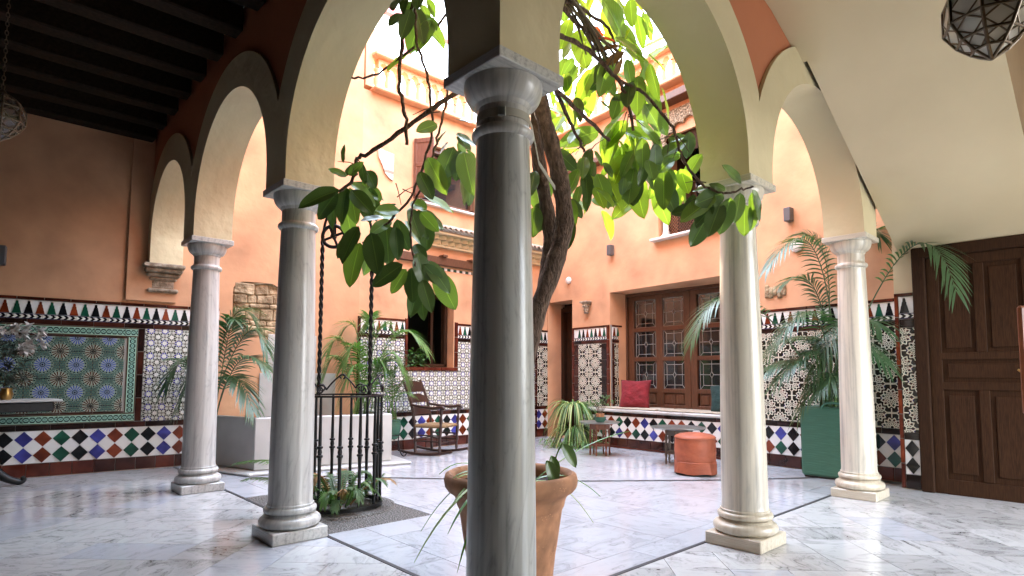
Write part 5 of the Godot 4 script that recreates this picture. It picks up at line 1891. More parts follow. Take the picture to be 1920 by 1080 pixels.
# faceted glass lantern
func lantern(label: String, at: Vector3, r: float, top: float, glass_m: Material) -> void:
	var t := thing("hanging_lantern", label, "lantern", at)
	var pr := [Vector2(0.02, -1.28), Vector2(0.42, -1.02), Vector2(0.72, -0.72), Vector2(1.0, -0.28), Vector2(1.0, 0.42), Vector2(0.74, 0.85), Vector2(0.40, 1.10), Vector2(0.16, 1.22)]
	var q := []
	for p in pr:
		q.append(p * r)
	var s := ns()
	lathe(s, q, 8, Vector3.ZERO, Basis(), 1.0, true)
	part("glass_panes", s, glass_m, t)
	s = ns()
	for j in 8:
		var a := TAU * j / 8.0
		var b := TAU * (j + 1) / 8.0
		var da := V(cos(a), 0, -sin(a))
		var db := V(cos(b), 0, -sin(b))
		var last := []
		for i in q.size():
			var p: Vector3 = da * q[i].x + V(0, q[i].y, 0)
			var p2: Vector3 = db * q[i].x + V(0, q[i].y, 0)
			if i > 0:
				tube(s, [last[0], p], r * 0.048, 5)
				# inner star of cames on each facet
				var m0: Vector3 = (last[0] + last[1]) / 2
				var m1: Vector3 = (p + p2) / 2
				var ml: Vector3 = (last[0] + p) / 2
				var mr: Vector3 = (last[1] + p2) / 2
				if i > 1 and i < 6:
					tube(s, [m0, ml], r * 0.027, 4)
					tube(s, [ml, m1], r * 0.027, 4)
					tube(s, [m1, mr], r * 0.027, 4)
					tube(s, [mr, m0], r * 0.027, 4)
			tube(s, [p, p2], r * 0.045, 5)
			last = [p, p2]
	part("bronze_frame", s, mats.bronze, t)
	s = ns()
	lathe(s, [Vector2(0.0, 1.20 * r), Vector2(0.2 * r, 1.22 * r), Vector2(0.12 * r, 1.4 * r), Vector2(0.0, 1.45 * r)], 12)
	part("cap", s, mats.bronze, t)
	s = ns()
	var y := 1.45 * r
	var k := 0
	while y < top - at.y:
		var ring := []
		var u := Vector3.RIGHT if k % 2 == 0 else Vector3.BACK
		for i in 9:
			var a := TAU * i / 8.0
			ring.append(V(0, y + 0.018, 0) + u * cos(a) * 0.009 + Vector3.UP * sin(a) * 0.020)
		tube(s, ring, 0.0028, 5, false)
		y += 0.032
		k += 1
	part("chain", s, mats.bronze, t)
	s = ns()
	tube(s, [V(0, 0.4 * r, 0), V(0, 1.2 * r, 0)], r * 0.07, 8)
	lathe(s, [Vector2(0.0, -0.2 * r), Vector2(0.16 * r, 0.0), Vector2(0.13 * r, 0.25 * r), Vector2(0.08 * r, 0.4 * r)], 12)
	part("bulb_holder", s, mats.white_plaster, t)

func build_lamps() -> void:
	lantern("faceted glass and bronze lantern hanging close by under the cream vault", V(0.485, 2.20, 1.63), 0.112, 3.93, mats.glass)
	lantern("small dark faceted lantern hanging on a chain under the wooden beams", V(-1.62, 2.86, -3.30), 0.130, 3.93, mats.smoked_glass)
	for e in [[0.967, 3.199, "dark grey box wall lamp above the glazed doors"], [4.011, 3.124, "dark grey box wall lamp above the palm, near the second white column"]]:
		var d := Vector2(-0.109, 0.994)
		var t := thing("wall_lamp", e[2], "lamp", V(6.19 + d.x * e[0] - 0.05, e[1], -5.04 + d.y * e[0]), 0.0, "box lamps on the courtyard wall")
		t.rotation.y = -PI / 2 - 0.109
		var s := ns()
		cbox(s, V(0, 0, 0), V(0.085, 0.17, 0.095), 0.006)
		part("housing", s, mats.lamp_grey, t)
		s = ns()
		cbox(s, V(0, 0, -0.05), V(0.06, 0.12, 0.02), 0.003)
		part("bracket", s, mats.lamp_grey, t)
	for e in [[-0.105, 2.835, 0.062, "small white round disc on the wall above the small dark door"], [4.086, 2.725, 0.080, "white round disc on the wall above the palm fronds"]]:
		var d := Vector2(-0.109, 0.994)
		var t := thing("wall_disc", e[3], "wall disc", V(6.19 + d.x * e[0] - 0.012, e[1], -5.04 + d.y * e[0]), 0.0, "white discs on the courtyard wall")
		t.rotation = Vector3(0, -PI / 2 - 0.109, 0)
		var s := ns()
		lathe(s, [Vector2(e[2], -0.012), Vector2(e[2], 0.012), Vector2(e[2] * 0.9, 0.022), Vector2(e[2] * 0.5, 0.030), Vector2(0, 0.032)], 28, Vector3.ZERO, Basis(Vector3.RIGHT, PI / 2))
		part("plate", s, mats.white_plaster, t)
	# carved bracket on the pier
	var t := thing("wall_bracket", "small carved pale stone bracket on the pier beside the small door", "bracket", V(6.13, 2.19, -4.655))
	t.rotation.y = -PI / 2 - 0.109
	var s := ns()
	cbox(s, V(0, 0.20, 0.05), V(0.20, 0.03, 0.11), 0.006)
	lathe(s, [Vector2(0.03, 0.0), Vector2(0.045, 0.02), Vector2(0.035, 0.035), Vector2(0.05, 0.05), Vector2(0.045, 0.10), Vector2(0.07, 0.14), Vector2(0.062, 0.155), Vector2(0.09, 0.185)], 12, V(0, 0, 0.03), Basis(), 1.0, true)
	for i in 6:
		var a := PI * i / 5.0
		lathe(s, [Vector2(0.0, -0.016), Vector2(0.016, 0.0), Vector2(0.0, 0.016)], 6, V(cos(a) * 0.062, 0.125, 0.03 + sin(a) * 0.062))
	part("carving", s, mats.carved_stone, t)

# rubber tree leaf along +x, length 1, upper side +y
func leaf_mesh(kind: int) -> Mesh:
	var s := ns()
	var curl: float = [0.10, 0.22, -0.06, 0.16][kind]
	var fold: float = [0.10, 0.20, 0.14, 0.05][kind]
	var wid: float = [0.245, 0.225, 0.262, 0.27][kind]
	var nu := 12
	var nv := 6
	var f := func(i: int, j: int) -> Vector3:
		var u := float(i) / nu
		var v := float(j) / nv * 2.0 - 1.0
		var w := wid * pow(sin(PI * pow(clampf(u, 0.0, 1.0), 0.92)), 0.62) * (1.0 - 0.12 * u)
		if u > 0.93:
			w *= (1.0 - u) / 0.07 * 0.75 + 0.10
		var wave := 0.012 * sin(u * 14.0 + kind * 2.0) * absf(v)
		return Vector3(u, fold * absf(v) * w * 2.0 - curl * u * u + wave, v * w)
	for i in nu:
		for j in nv:
			var q := [f.call(i, j), f.call(i + 1, j), f.call(i + 1, j + 1), f.call(i, j + 1)]
			var uv := [Vector2(float(i) / nu, float(j) / nv), Vector2(float(i + 1) / nu, float(j) / nv), Vector2(float(i + 1) / nu, float(j + 1) / nv), Vector2(float(i) / nu, float(j + 1) / nv)]
			for k in [0, 1, 2, 0, 2, 3]:
				s.set_uv(uv[k])
				s.add_vertex(q[k])
	s.index()
	s.generate_normals()
	var m := s.commit()
	var t := ns()
	tube(t, [V(-0.22, 0.05, 0), V(-0.08, 0.012, 0), V(0.02, 0, 0)], [0.010, 0.012, 0.012], 5)
	t.append_from(m, 0, Transform3D.IDENTITY)
	return t.commit()

const LEAVES := [
	-0.084,2.403,-1.363,-0.122,2.48,-1.293,0,-0.052,2.33,-1.375,-0.157,2.36,-1.385,0,-0.067,2.316,-1.319,-0.025,2.395,-1.249,0,-0,2.319,-1.443,0.16,2.22,-1.379,0,
	-0.021,2.28,-1.433,-0.073,2.068,-1.433,0,-0.02,2.254,-1.385,0.068,2.091,-1.264,0,-0.097,2.235,-1.378,-0.303,2.139,-1.481,0,-0.099,2.23,-1.389,-0.163,2.093,-1.567,0,
	-0.055,2.253,-1.48,-0.07,2.051,-1.59,0,0.066,2.39,-1.349,0.085,2.258,-1.27,0,0.004,2.408,-1.297,0.027,2.288,-1.319,0,-0.012,2.279,-1.417,0.063,2.081,-1.455,0,
	0.083,2.058,-1.158,-0.049,2.009,-1.183,3,0.183,2.159,-1.185,0.117,2.137,-1.291,0,0.019,2.005,-1.338,-0.089,1.82,-1.378,0,0,1.914,-1.289,-0.076,1.655,-1.284,0,
	0.084,1.994,-1.329,0.127,1.744,-1.404,0,0.076,1.914,-1.239,0.083,1.722,-1.202,0,0.154,2.048,-1.252,0.184,1.809,-1.266,0,0.198,2.076,-1.201,0.29,1.9,-1.22,0,
	0.213,2.127,-1.08,0.256,1.938,-1.038,0,0.261,2.118,-1.062,0.299,1.951,-1.026,0,0.224,2.08,-0.981,0.281,1.965,-0.891,0,0.25,2.181,-1.125,0.276,2.107,-0.996,0,
	0.15,1.767,-1.048,0.034,1.652,-1.198,0,0.192,1.748,-1.075,0.135,1.611,-1.15,0,0.237,1.758,-1.085,0.226,1.559,-1.077,0,0.333,1.693,-1.146,0.275,1.49,-1.145,0,
	0.278,1.689,-1.038,0.298,1.502,-0.965,0,0.312,1.811,-1.054,0.408,1.637,-0.928,0,0.272,1.779,-1.019,0.393,1.666,-0.98,0,0.238,1.849,-1.034,0.298,1.66,-1.012,0,
	0.289,1.924,-1.139,0.302,1.815,-1.04,0,-0.049,1.99,-1.215,-0.149,1.792,-1.259,0,0.183,2.026,-1.189,0.215,1.835,-1.207,0,0.021,1.964,-1.2,0.055,1.713,-1.153,0,
	0.115,2.321,-0.755,0.182,2.147,-0.701,1,0.075,2.237,-0.779,0.151,2.113,-0.77,1,0.297,2.396,-0.698,0.336,2.263,-0.787,1,0.263,2.411,-0.714,0.267,2.241,-0.841,0,
	0.237,2.343,-0.589,0.26,2.094,-0.54,0,0.322,2.245,-0.727,0.392,2.11,-0.743,0,0.238,2.457,-0.662,0.374,2.447,-0.646,0,0.217,2.489,-0.725,0.195,2.426,-0.829,0,
	0.225,2.534,-0.641,0.248,2.486,-0.549,0,0.162,2.52,-0.733,0.045,2.447,-0.76,0,0.284,2.371,-0.621,0.374,2.341,-0.655,0,0.135,2.096,-1.071,-0.003,2.058,-1.082,1,
	-0.015,3.116,-0.751,-0.07,2.951,-0.736,1,0.068,3.208,-0.826,0.098,3.016,-0.784,1,-0.043,3.207,-0.821,-0.093,3.093,-0.78,1,0.133,3.272,-0.803,0.157,3.18,-0.771,1,
	-0.015,3.222,-0.776,-0.078,3.101,-0.738,1,0.015,3.219,-0.715,-0.021,3.104,-0.678,1,1.41,3.69,-0.486,1.45,3.529,-0.378,2,1.26,3.496,-0.209,1.272,3.353,-0.21,2,
	1.379,3.463,-0.245,1.491,3.339,-0.276,2,1.233,3.276,-0.312,1.375,3.181,-0.197,2,1.635,3.384,-0.374,1.726,3.437,-0.263,2,1.744,3.407,-0.417,1.819,3.323,-0.351,2,
	1.186,3.111,-0.453,1.116,2.92,-0.515,2,1.277,2.791,-0.261,1.166,2.639,-0.359,2,1.061,3.087,-0.576,1.131,2.987,-0.616,2,1.315,3.524,-0.695,1.25,3.38,-0.769,2,
	0.983,3.363,-0.472,0.923,3.192,-0.483,2,1.403,3.062,-0.258,1.364,2.838,-0.244,2,1.449,3.142,-0.2,1.558,2.975,-0.207,2,1.018,2.78,-0.572,0.93,2.648,-0.557,2,
	1.401,3.48,-0.686,1.373,3.286,-0.747,2,1.27,3.095,-0.887,1.313,2.932,-0.84,2,1.342,3.011,-0.769,1.277,3.105,-0.857,2,1.517,3.78,-0.456,1.656,3.701,-0.395,2,
	1.275,3.666,-0.488,1.283,3.476,-0.4,2,1.108,3.083,-0.268,1.102,2.974,-0.376,1,1.279,3.172,-0.327,1.294,2.994,-0.435,1,1.138,3.091,-0.281,1.123,2.889,-0.353,1,
	1.303,3.143,-0.275,1.355,3.008,-0.275,1,1.346,3.195,-0.235,1.397,3.099,-0.204,1,1.029,3.132,-0.481,1.016,3.059,-0.546,1,1.298,2.797,-0.14,1.446,2.679,-0.119,1,
	1.408,2.774,-0.266,1.474,2.578,-0.12,1,1.488,2.825,-0.192,1.614,2.727,-0.198,1,1.28,2.857,-0.282,1.172,2.843,-0.27,1,1.097,2.907,-0.521,1.072,2.762,-0.467,1,
	1.095,2.84,-0.552,1.133,2.787,-0.563,1,1.186,2.907,-0.164,1.128,2.754,-0.151,1,1.061,3.085,-0.144,1.155,2.985,-0.084,3,1.169,2.671,-0.585,1.127,2.65,-0.73,2,
	1.093,2.494,-0.456,1.025,2.366,-0.409,2,1.379,2.419,-0.487,1.354,2.265,-0.406,2,1.42,2.764,-0.397,1.3,2.559,-0.434,2,1.451,2.696,-0.348,1.483,2.52,-0.405,2,
	1.392,2.585,-0.441,1.387,2.452,-0.471,2,1.448,2.586,-0.389,1.364,2.405,-0.412,2,1.662,2.471,-0.118,1.673,2.327,-0.081,2,1.695,2.486,-0.176,1.737,2.27,-0.226,2,
	1.393,2.655,-0.267,1.407,2.459,-0.28,2,1.107,2.274,-0.386,1.126,2.185,-0.263,2,0.959,2.545,-0.584,1.062,2.423,-0.499,1,1.175,2.579,-0.47,1.174,2.42,-0.514,1,
	1.061,2.496,-0.346,1.081,2.408,-0.303,1,1.222,2.48,-0.405,1.263,2.399,-0.381,1,0.974,2.374,-0.396,0.981,2.237,-0.486,1,1.152,2.419,-0.495,1.115,2.24,-0.445,1,
	1.081,2.314,-0.478,1.047,2.187,-0.492,1,1.199,2.408,-0.439,1.236,2.217,-0.378,1,1.29,2.584,-0.157,1.302,2.417,-0.159,1,1.407,2.464,-0.3,1.334,2.251,-0.29,1,
	1.198,2.337,-0.228,1.214,2.25,-0.251,1,1.436,2.433,-0.251,1.497,2.335,-0.207,1,1.39,2.572,-0.131,1.465,2.418,-0.165,1,1.51,2.433,-0.146,1.455,2.197,-0.115,1,
	1.562,2.45,-0.132,1.522,2.284,-0.11,1,1.518,2.632,0.036,1.573,2.503,-0.008,1,1.453,2.571,-0.07,1.579,2.658,-0.018,1,1.382,2.46,-0.063,1.523,2.574,-0.013,1,
	1.315,2.445,-0.129,1.285,2.306,-0.084,1,1.675,2.277,0.286,1.556,2.366,0.225,0,1.547,2.253,0.157,1.534,2.246,0.045,0,1.626,2.227,0.195,1.441,2.15,0.138,0,
	1.583,2.227,0.231,1.54,2.262,0.184,0,1.564,2.209,0.179,1.46,2.052,0.014,0,1.588,2.159,0.196,1.475,1.958,0.177,0,1.598,2.183,0.253,1.624,1.983,0.173,0,
	1.653,2.216,0.287,1.69,2.051,0.238,0,1.759,2.172,0.26,1.791,1.991,0.24,0,1.745,2.231,0.312,1.794,2.018,0.309,0,1.698,2.231,0.338,1.826,2.074,0.339,0,
	1.621,2.184,0.233,1.676,2.062,0.17,0,1.535,2.139,0.179,1.527,2.041,0.072,0,1.547,2.214,0.106,1.505,2.118,0.031,0,0.555,2.044,-0.352,0.509,1.876,-0.323,0,
	0.599,2.079,-0.362,0.581,1.91,-0.361,0,0.726,1.973,-0.238,0.67,1.831,-0.213,0,0.513,2.229,-0.314,0.457,2.064,-0.294,0,0.728,2.096,-0.247,0.703,1.947,-0.206,0
]

func build_tree() -> void:
	var t := thing("rubber_tree", "large leaved rubber tree growing from the terracotta pot behind the front column", "tree")
	var limbs := {
	"trunk_a": [V(0.404,0.576,-0.373), V(0.447,1.016,-0.359), V(0.494,1.383,-0.307), V(0.57,1.656,-0.25), V(0.607,1.87,-0.194), V(0.605,1.998,-0.184), V(0.579,2.169,-0.191), V(0.542,2.325,-0.21), V(0.505,2.468,-0.229), V(0.478,2.596,-0.242), V(0.451,2.781,-0.248), V(0.461,3.039,-0.282), V(0.483,3.363,-0.297), V(0.525,3.666,-0.297)],
	"trunk_b": [V(0.527,1.372,-0.332), V(0.596,1.595,-0.327), V(0.63,1.776,-0.319), V(0.621,1.952,-0.31), V(0.592,2.161,-0.33), V(0.559,2.367,-0.34), V(0.536,2.599,-0.325), V(0.521,2.89,-0.378), V(0.474,3.189,-0.46), V(0.422,3.527,-0.542)],
	"left": [V(0.478,2.778,-0.292), V(0.342,2.745,-0.489), V(0.213,2.674,-0.683), V(0.099,2.55,-0.965), V(0.017,2.455,-1.186), V(-0.023,2.432,-1.307), V(-0.014,2.364,-1.333), V(-0.041,2.283,-1.366), V(-0.087,2.24,-1.412)],
	"hang1": [V(0.071,3.43,-0.808), V(0.064,3.248,-0.832), V(0.032,3.072,-0.893), V(0.025,2.859,-0.92), V(0.04,2.707,-0.922), V(0.069,2.571,-0.908), V(0.084,2.432,-0.922)],
	"hang2": [V(0.032,3.336,-0.785), V(0.046,3.157,-0.79), V(0.059,2.978,-0.795), V(0.119,2.809,-0.784), V(0.15,2.664,-0.783), V(0.174,2.552,-0.8), V(0.197,2.45,-0.857), V(0.196,2.314,-0.939), V(0.185,2.173,-1.032), V(0.136,2.059,-1.156), V(0.085,1.969,-1.253), V(0.037,1.925,-1.329)],
	"hang3": [V(0.189,2.769,-0.696), V(0.199,2.65,-0.698), V(0.178,2.501,-0.732), V(0.169,2.359,-0.783), V(0.183,2.235,-0.891), V(0.188,2.119,-1.006), V(0.196,1.951,-1.043), V(0.225,1.761,-1.035)],
	"thin": [V(-0.063,2.931,-1.321), V(0.009,2.919,-1.189), V(0.096,2.995,-1.032), V(0.179,3.094,-0.878), V(0.204,3.157,-0.781), V(0.227,3.218,-0.685)],
	"right1": [V(0.485,2.981,-0.266), V(0.647,3.016,-0.249), V(0.811,3.021,-0.234), V(0.983,2.973,-0.216), V(1.098,2.891,-0.186), V(1.188,2.776,-0.183), V(1.237,2.622,-0.181)],
	"right2": [V(1.098,2.891,-0.186), V(1.22,2.848,-0.119), V(1.326,2.744,-0.058), V(1.392,2.631,-0.009), V(1.417,2.493,0.028), V(1.436,2.389,0.062), V(1.484,2.289,0.11), V(1.57,2.225,0.184), V(1.611,2.213,0.247), V(1.657,2.235,0.292), V(1.698,2.248,0.345)],
	"right3": [V(0.513,2.721,-0.265), V(0.616,2.687,-0.242), V(0.77,2.636,-0.241), V(0.929,2.582,-0.236), V(1.037,2.512,-0.211)],
	"right4": [V(0.519,2.807,-0.251), V(0.727,2.615,-0.283), V(0.814,2.514,-0.281), V(0.871,2.414,-0.265)],
	"right5": [V(0.483,3.097,-0.256), V(0.739,3.267,-0.275), V(0.997,3.313,-0.306), V(1.15,3.291,-0.303), V(1.193,3.174,-0.275), V(1.203,3.04,-0.28)],
	"right6": [V(0.474,3.27,-0.247), V(0.737,3.221,-0.282), V(0.879,3.188,-0.291), V(1.053,3.167,-0.269), V(1.168,3.119,-0.236)],
	}
	var thick := {"trunk_a": [0.052, 0.038], "trunk_b": [0.043, 0.031], "left": [0.016, 0.009], "hang1": [0.012, 0.010], "hang2": [0.008, 0.007], "hang3": [0.007, 0.006], "thin": [0.006, 0.008], "right1": [0.015, 0.009], "right2": [0.010, 0.006], "right3": [0.014, 0.009], "right4": [0.013, 0.008], "right5": [0.012, 0.008], "right6": [0.014, 0.008]}
	for k in limbs:
		var pts := smooth(limbs[k], 5)
		var r := []
		for i in pts.size():
			var f := float(i) / (pts.size() - 1)
			var w: float = lerpf(thick[k][0], thick[k][1], f)
			if k.begins_with("trunk"):
				w *= 1.0 + 0.07 * sin(i * 0.9) + 0.04 * sin(i * 2.3)
			else:
				w *= 1.0 + 0.10 * sin(i * 1.7)
				if i > 0 and i < pts.size() - 1:
					pts[i] += V(rng.randf_range(-1, 1), rng.randf_range(-1, 1), rng.randf_range(-1, 1)) * 0.006
			r.append(w)
		var s := ns()
		tube(s, pts, r, 16 if k.begins_with("trunk") else 8)
		part("trunk" if k.begins_with("trunk") else "branch", s, mats.bark, t)
	# a mossy bundle of aerial twigs in the crown and upper limbs above the picture
	for k in 7:
		var s := ns()
		var a := V(0.50, 3.2 + 0.1 * k, -0.30)
		var d := V(cos(k * 1.1), 0.45, sin(k * 1.1) - 0.5).normalized()
		tube(s, smooth([a, a + d * 0.4 + V(0, 0.05, 0), a + d * 0.9 + V(0, 0.03, 0), a + d * 1.3 - V(0, 0.1, 0)], 4), 0.012, 6)
		part("branch", s, mats.bark, t)
	for k in 16:
		var s := ns()
		var a := V(0.62 + 0.05 * rng.randf(), 3.28 + 0.06 * rng.randf(), -0.30 + 0.05 * rng.randf())
		var b := V(0.95 + 0.22 * rng.randf(), 3.02 + 0.14 * rng.randf(), -0.22 - 0.12 * rng.randf())
		tube(s, smooth([a, a.lerp(b, 0.4) + V(0, 0.05 * rng.randf(), 0.03 * rng.randf()), b], 4), rng.randf_range(0.004, 0.009), 5)
		part("twig", s, mats.twig if k % 3 else mats.pale_twig, t)
	for k in 26:
		var s := ns()
		var base: Vector3 = [V(1.40, 2.6, 0.0), V(1.05, 2.95, -0.2), V(0.9, 2.45, -0.25), V(1.2, 2.7, -0.18), V(1.55, 2.25, 0.15), V(0.10, 2.2, -1.05), V(-0.03, 2.4, -1.3), V(0.19, 2.6, -0.75)][k % 8]
		base += V(rng.randf_range(-0.05, 0.05), rng.randf_range(-0.06, 0.06), rng.randf_range(-0.05, 0.05))
		var d := V(rng.randf_range(-1, 1), rng.randf_range(-1, 0.4), rng.randf_range(-1, 1)).normalized()
		tube(s, [base, base + d * 0.06 + V(0, 0.01, 0), base + d * 0.13], [0.004, 0.003, 0.002], 5)
		part("twig", s, mats.twig, t)
	var lm := [leaf_mesh(0), leaf_mesh(1), leaf_mesh(2), leaf_mesh(3)]
	var face := V(-0.60, 0.35, 0.72).normalized()
	var all := []
	for i in range(0, LEAVES.size(), 7):
		all.append([V(LEAVES[i], LEAVES[i + 1], LEAVES[i + 2]), V(LEAVES[i + 3], LEAVES[i + 4], LEAVES[i + 5]), int(LEAVES[i + 6])])
	var first := all.size()
	# the crown goes on above the picture
	var mass := []
	for i in 60:
		var a := rng.randf() * TAU
		var q := V(0.75 + cos(a) * rng.randf_range(0.2, 0.9), rng.randf_range(3.5, 4.4), -0.42 + sin(a) * rng.randf_range(0.05, 0.2))
		mass.append([q, q + V(rng.randf_range(-0.7, 0.7), rng.randf_range(-1.0, 0.3), rng.randf_range(-0.7, 0.7)).normalized() * rng.randf_range(0.2, 0.3), 1 + rng.randi() % 2])
	# more leaves of the same sprays a little behind and beside the first ones
	var more := []
	for i in range(0, LEAVES.size() / 7):
		var e: Array = all[i]
		for k in (2 if e[2] == 2 else 1):
			if e[2] == 3 or rng.randf() < (0.45 if e[2] == 0 else 0.2):
				continue
			var off := V(rng.randf_range(0.02, 0.18), rng.randf_range(-0.05, 0.07), -rng.randf_range(0.02, 0.18))
			var d: Vector3 = (e[1] - e[0]).rotated(V(0.68, 0.0, -0.73).normalized(), rng.randf_range(-0.6, 0.6)) * rng.randf_range(0.8, 1.1)
			more.append([e[0] + off, e[0] + off + d, e[2]])
	all.append_array(more)
	# still more of them deeper in the crown, too many to single out
	for i in first:
		var e: Array = all[i]
		if e[2] == 3 or e[2] == 0:
			continue
		if rng.randf() < 0.8:
			var off := V(rng.randf_range(0.05, 0.35), rng.randf_range(-0.08, 0.10), -rng.randf_range(0.08, 0.40))
			var d: Vector3 = (e[1] - e[0]).rotated(V(0.68, 0.0, -0.73).normalized(), rng.randf_range(-0.8, 0.8)) * rng.randf_range(0.9, 1.2)
			mass.append([e[0] + off, e[0] + off + d, 2 if rng.randf() < 0.7 else 1])
	while all.size() > 292:
		mass.append(all.pop_back())
	var deep := [ns(), ns(), ns()]
	var singles := all.size()
	all.append_array(mass)
	var count := 0
	for e in all:
		var b: Vector3 = e[0]
		var d: Vector3 = e[1] - e[0]
		var l: float = maxf(d.length(), 0.10) * ([1.06, 1.15, 1.25, 1.05][e[2]])
		var x := d.normalized()
		var n: Vector3 = face + V(rng.randf_range(-1, 1), rng.randf_range(-0.5, 0.9), rng.randf_range(-1, 1)) * 0.55
		if e[2] == 2:
			n = V(0, 1, 0) + V(rng.randf_range(-1, 1), 0.0, rng.randf_range(-1, 1)) * 0.6 + face * 0.7
		n = (n - x * n.dot(x)).normalized()
		var w := rng.randf_range(0.88, 1.12)
		var k := rng.randi() % 4
		var ms: Array = [["leaf_dark", "leaf_dark", "leaf_mid"], ["leaf_mid", "leaf_mid", "leaf_dark"], ["leaf_sunlit", "leaf_sunlit", "leaf_mid"], ["leaf_pale"]][e[2]]
		var tf := Transform3D(Basis(x * l, n * l, x.cross(n) * l * w), b)
		count += 1
		if count > singles:
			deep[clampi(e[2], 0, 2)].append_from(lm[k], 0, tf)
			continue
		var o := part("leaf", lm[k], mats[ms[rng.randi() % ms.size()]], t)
		o.transform = tf
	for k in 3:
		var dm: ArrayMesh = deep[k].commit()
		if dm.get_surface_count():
			part("foliage", dm, mats[["leaf_dark", "leaf_mid", "leaf_sunlit"][k]], t).set_meta("kind", "stuff")
	# withered leaves caught among the twigs
	for i in 5:
		var o := part("withered_leaf", lm[1], mats.rust_leaf if i < 2 else mats.dry_leaf, t)
		o.transform = Transform3D(Basis(V(0.3, -0.7 + 0.2 * i, 0.3).normalized(), 0.7 * i).scaled(V(0.13, 0.13, 0.13)), V(0.93 + 0.05 * i, 3.20 - 0.06 * i, -0.27))

# arching feather frond from a to tip by way of m
func frond(s: SurfaceTool, a: Vector3, m: Vector3, tip: Vector3, n: int, ll: float, wd: float, sd: int, from := 0.34) -> void:
	var r := RandomNumberGenerator.new()
	r.seed = sd
	var p := func(k: float) -> Vector3:
		var c := m * 2.0 - (a + tip) * 0.5
		return a * (1 - k) * (1 - k) + c * 2.0 * k * (1 - k) + tip * k * k
	var pts := []
	var rr := []
	for i in 17:
		pts.append(p.call(i / 16.0))
		rr.append(lerpf(0.009, 0.0025, i / 16.0))
	tube(s, pts, rr, 5)
	for i in n:
		var k := from + (0.995 - from) * i / (n - 1.0)
		var o: Vector3 = p.call(k)
		var t: Vector3 = (p.call(minf(k + 0.02, 1.0)) - p.call(k - 0.02)).normalized()
		var side := t.cross(Vector3.UP)
		side = side.normalized() if side.length() > 0.05 else V(1, 0, 0)
		var up := side.cross(t)
		var q := (k - from) / (1.0 - from)
		var l := ll * (0.45 + 0.75 * sin(PI * (0.18 + 0.72 * q))) * r.randf_range(0.85, 1.1)
		for sg in [-1.0, 1.0]:
			var d: Vector3 = (side * sg * (1.0 - 0.55 * q) + t * (0.55 + 0.7 * q) + up * 0.12 + V(r.randf_range(-0.1, 0.1), r.randf_range(-0.08, 0.08), r.randf_range(-0.1, 0.1))).normalized()
			var last := o
			var wn: Vector3 = d.cross(up).normalized()
			var c0 := o
			var w0 := wd * 0.35
			for j in 4:
				var f := (j + 1) / 4.0
				var c1: Vector3 = o + d * l * f - Vector3.UP * l * 0.42 * f * f
				var w1 := wd * sin(PI * (0.12 + 0.88 * f)) if j < 3 else 0.0006
				quad(s, c0 - wn * w0, c0 + wn * w0, c1 + wn * w1, c1 - wn * w1)
				c0 = c1
				w0 = w1

# strap leaf that arches over from a, out along d
func blade(s: SurfaceTool, a: Vector3, d: Vector3, l: float, w: float, rise: float, fall: float) -> void:
	var wn := d.cross(Vector3.UP).normalized()
	var c0 := a
	var w0 := w * 0.6
	for j in 9:
		var f := (j + 1) / 9.0
		var c1 := a + d * l * f + Vector3.UP * (rise * f - fall * f * f)
		var w1 := w * pow(maxf(0.0, 1.0 - pow(f, 2.5)), 0.7) + 0.0004
		var dip := Vector3.UP * w * 0.35
		quad(s, c0 - wn * w0, c0 - dip, c1 - dip, c1 - wn * w1)
		quad(s, c0 - dip, c0 + wn * w0, c1 + wn * w1, c1 - dip)
		c0 = c1
		w0 = w1

func palm(label: String, at: Vector3, heads: Array, n: int, ll: float, wd: float, m: Material, called := "potted_palm") -> Node3D:
	var t := thing(called, label, "palm", at, 0.0, "potted palms")
	var k := 0
	for h in heads:
		var s := ns()
		var root := V(0.10 * sin(k * 2.4), 0, 0.10 * cos(k * 2.4)) * (0.6 if k % 2 else 1.0)
		frond(s, root, h[0] - at, h[1] - at, n, ll, wd, 50 + k, 0.36)
		part("frond", s, m, t)
		k += 1
	return t

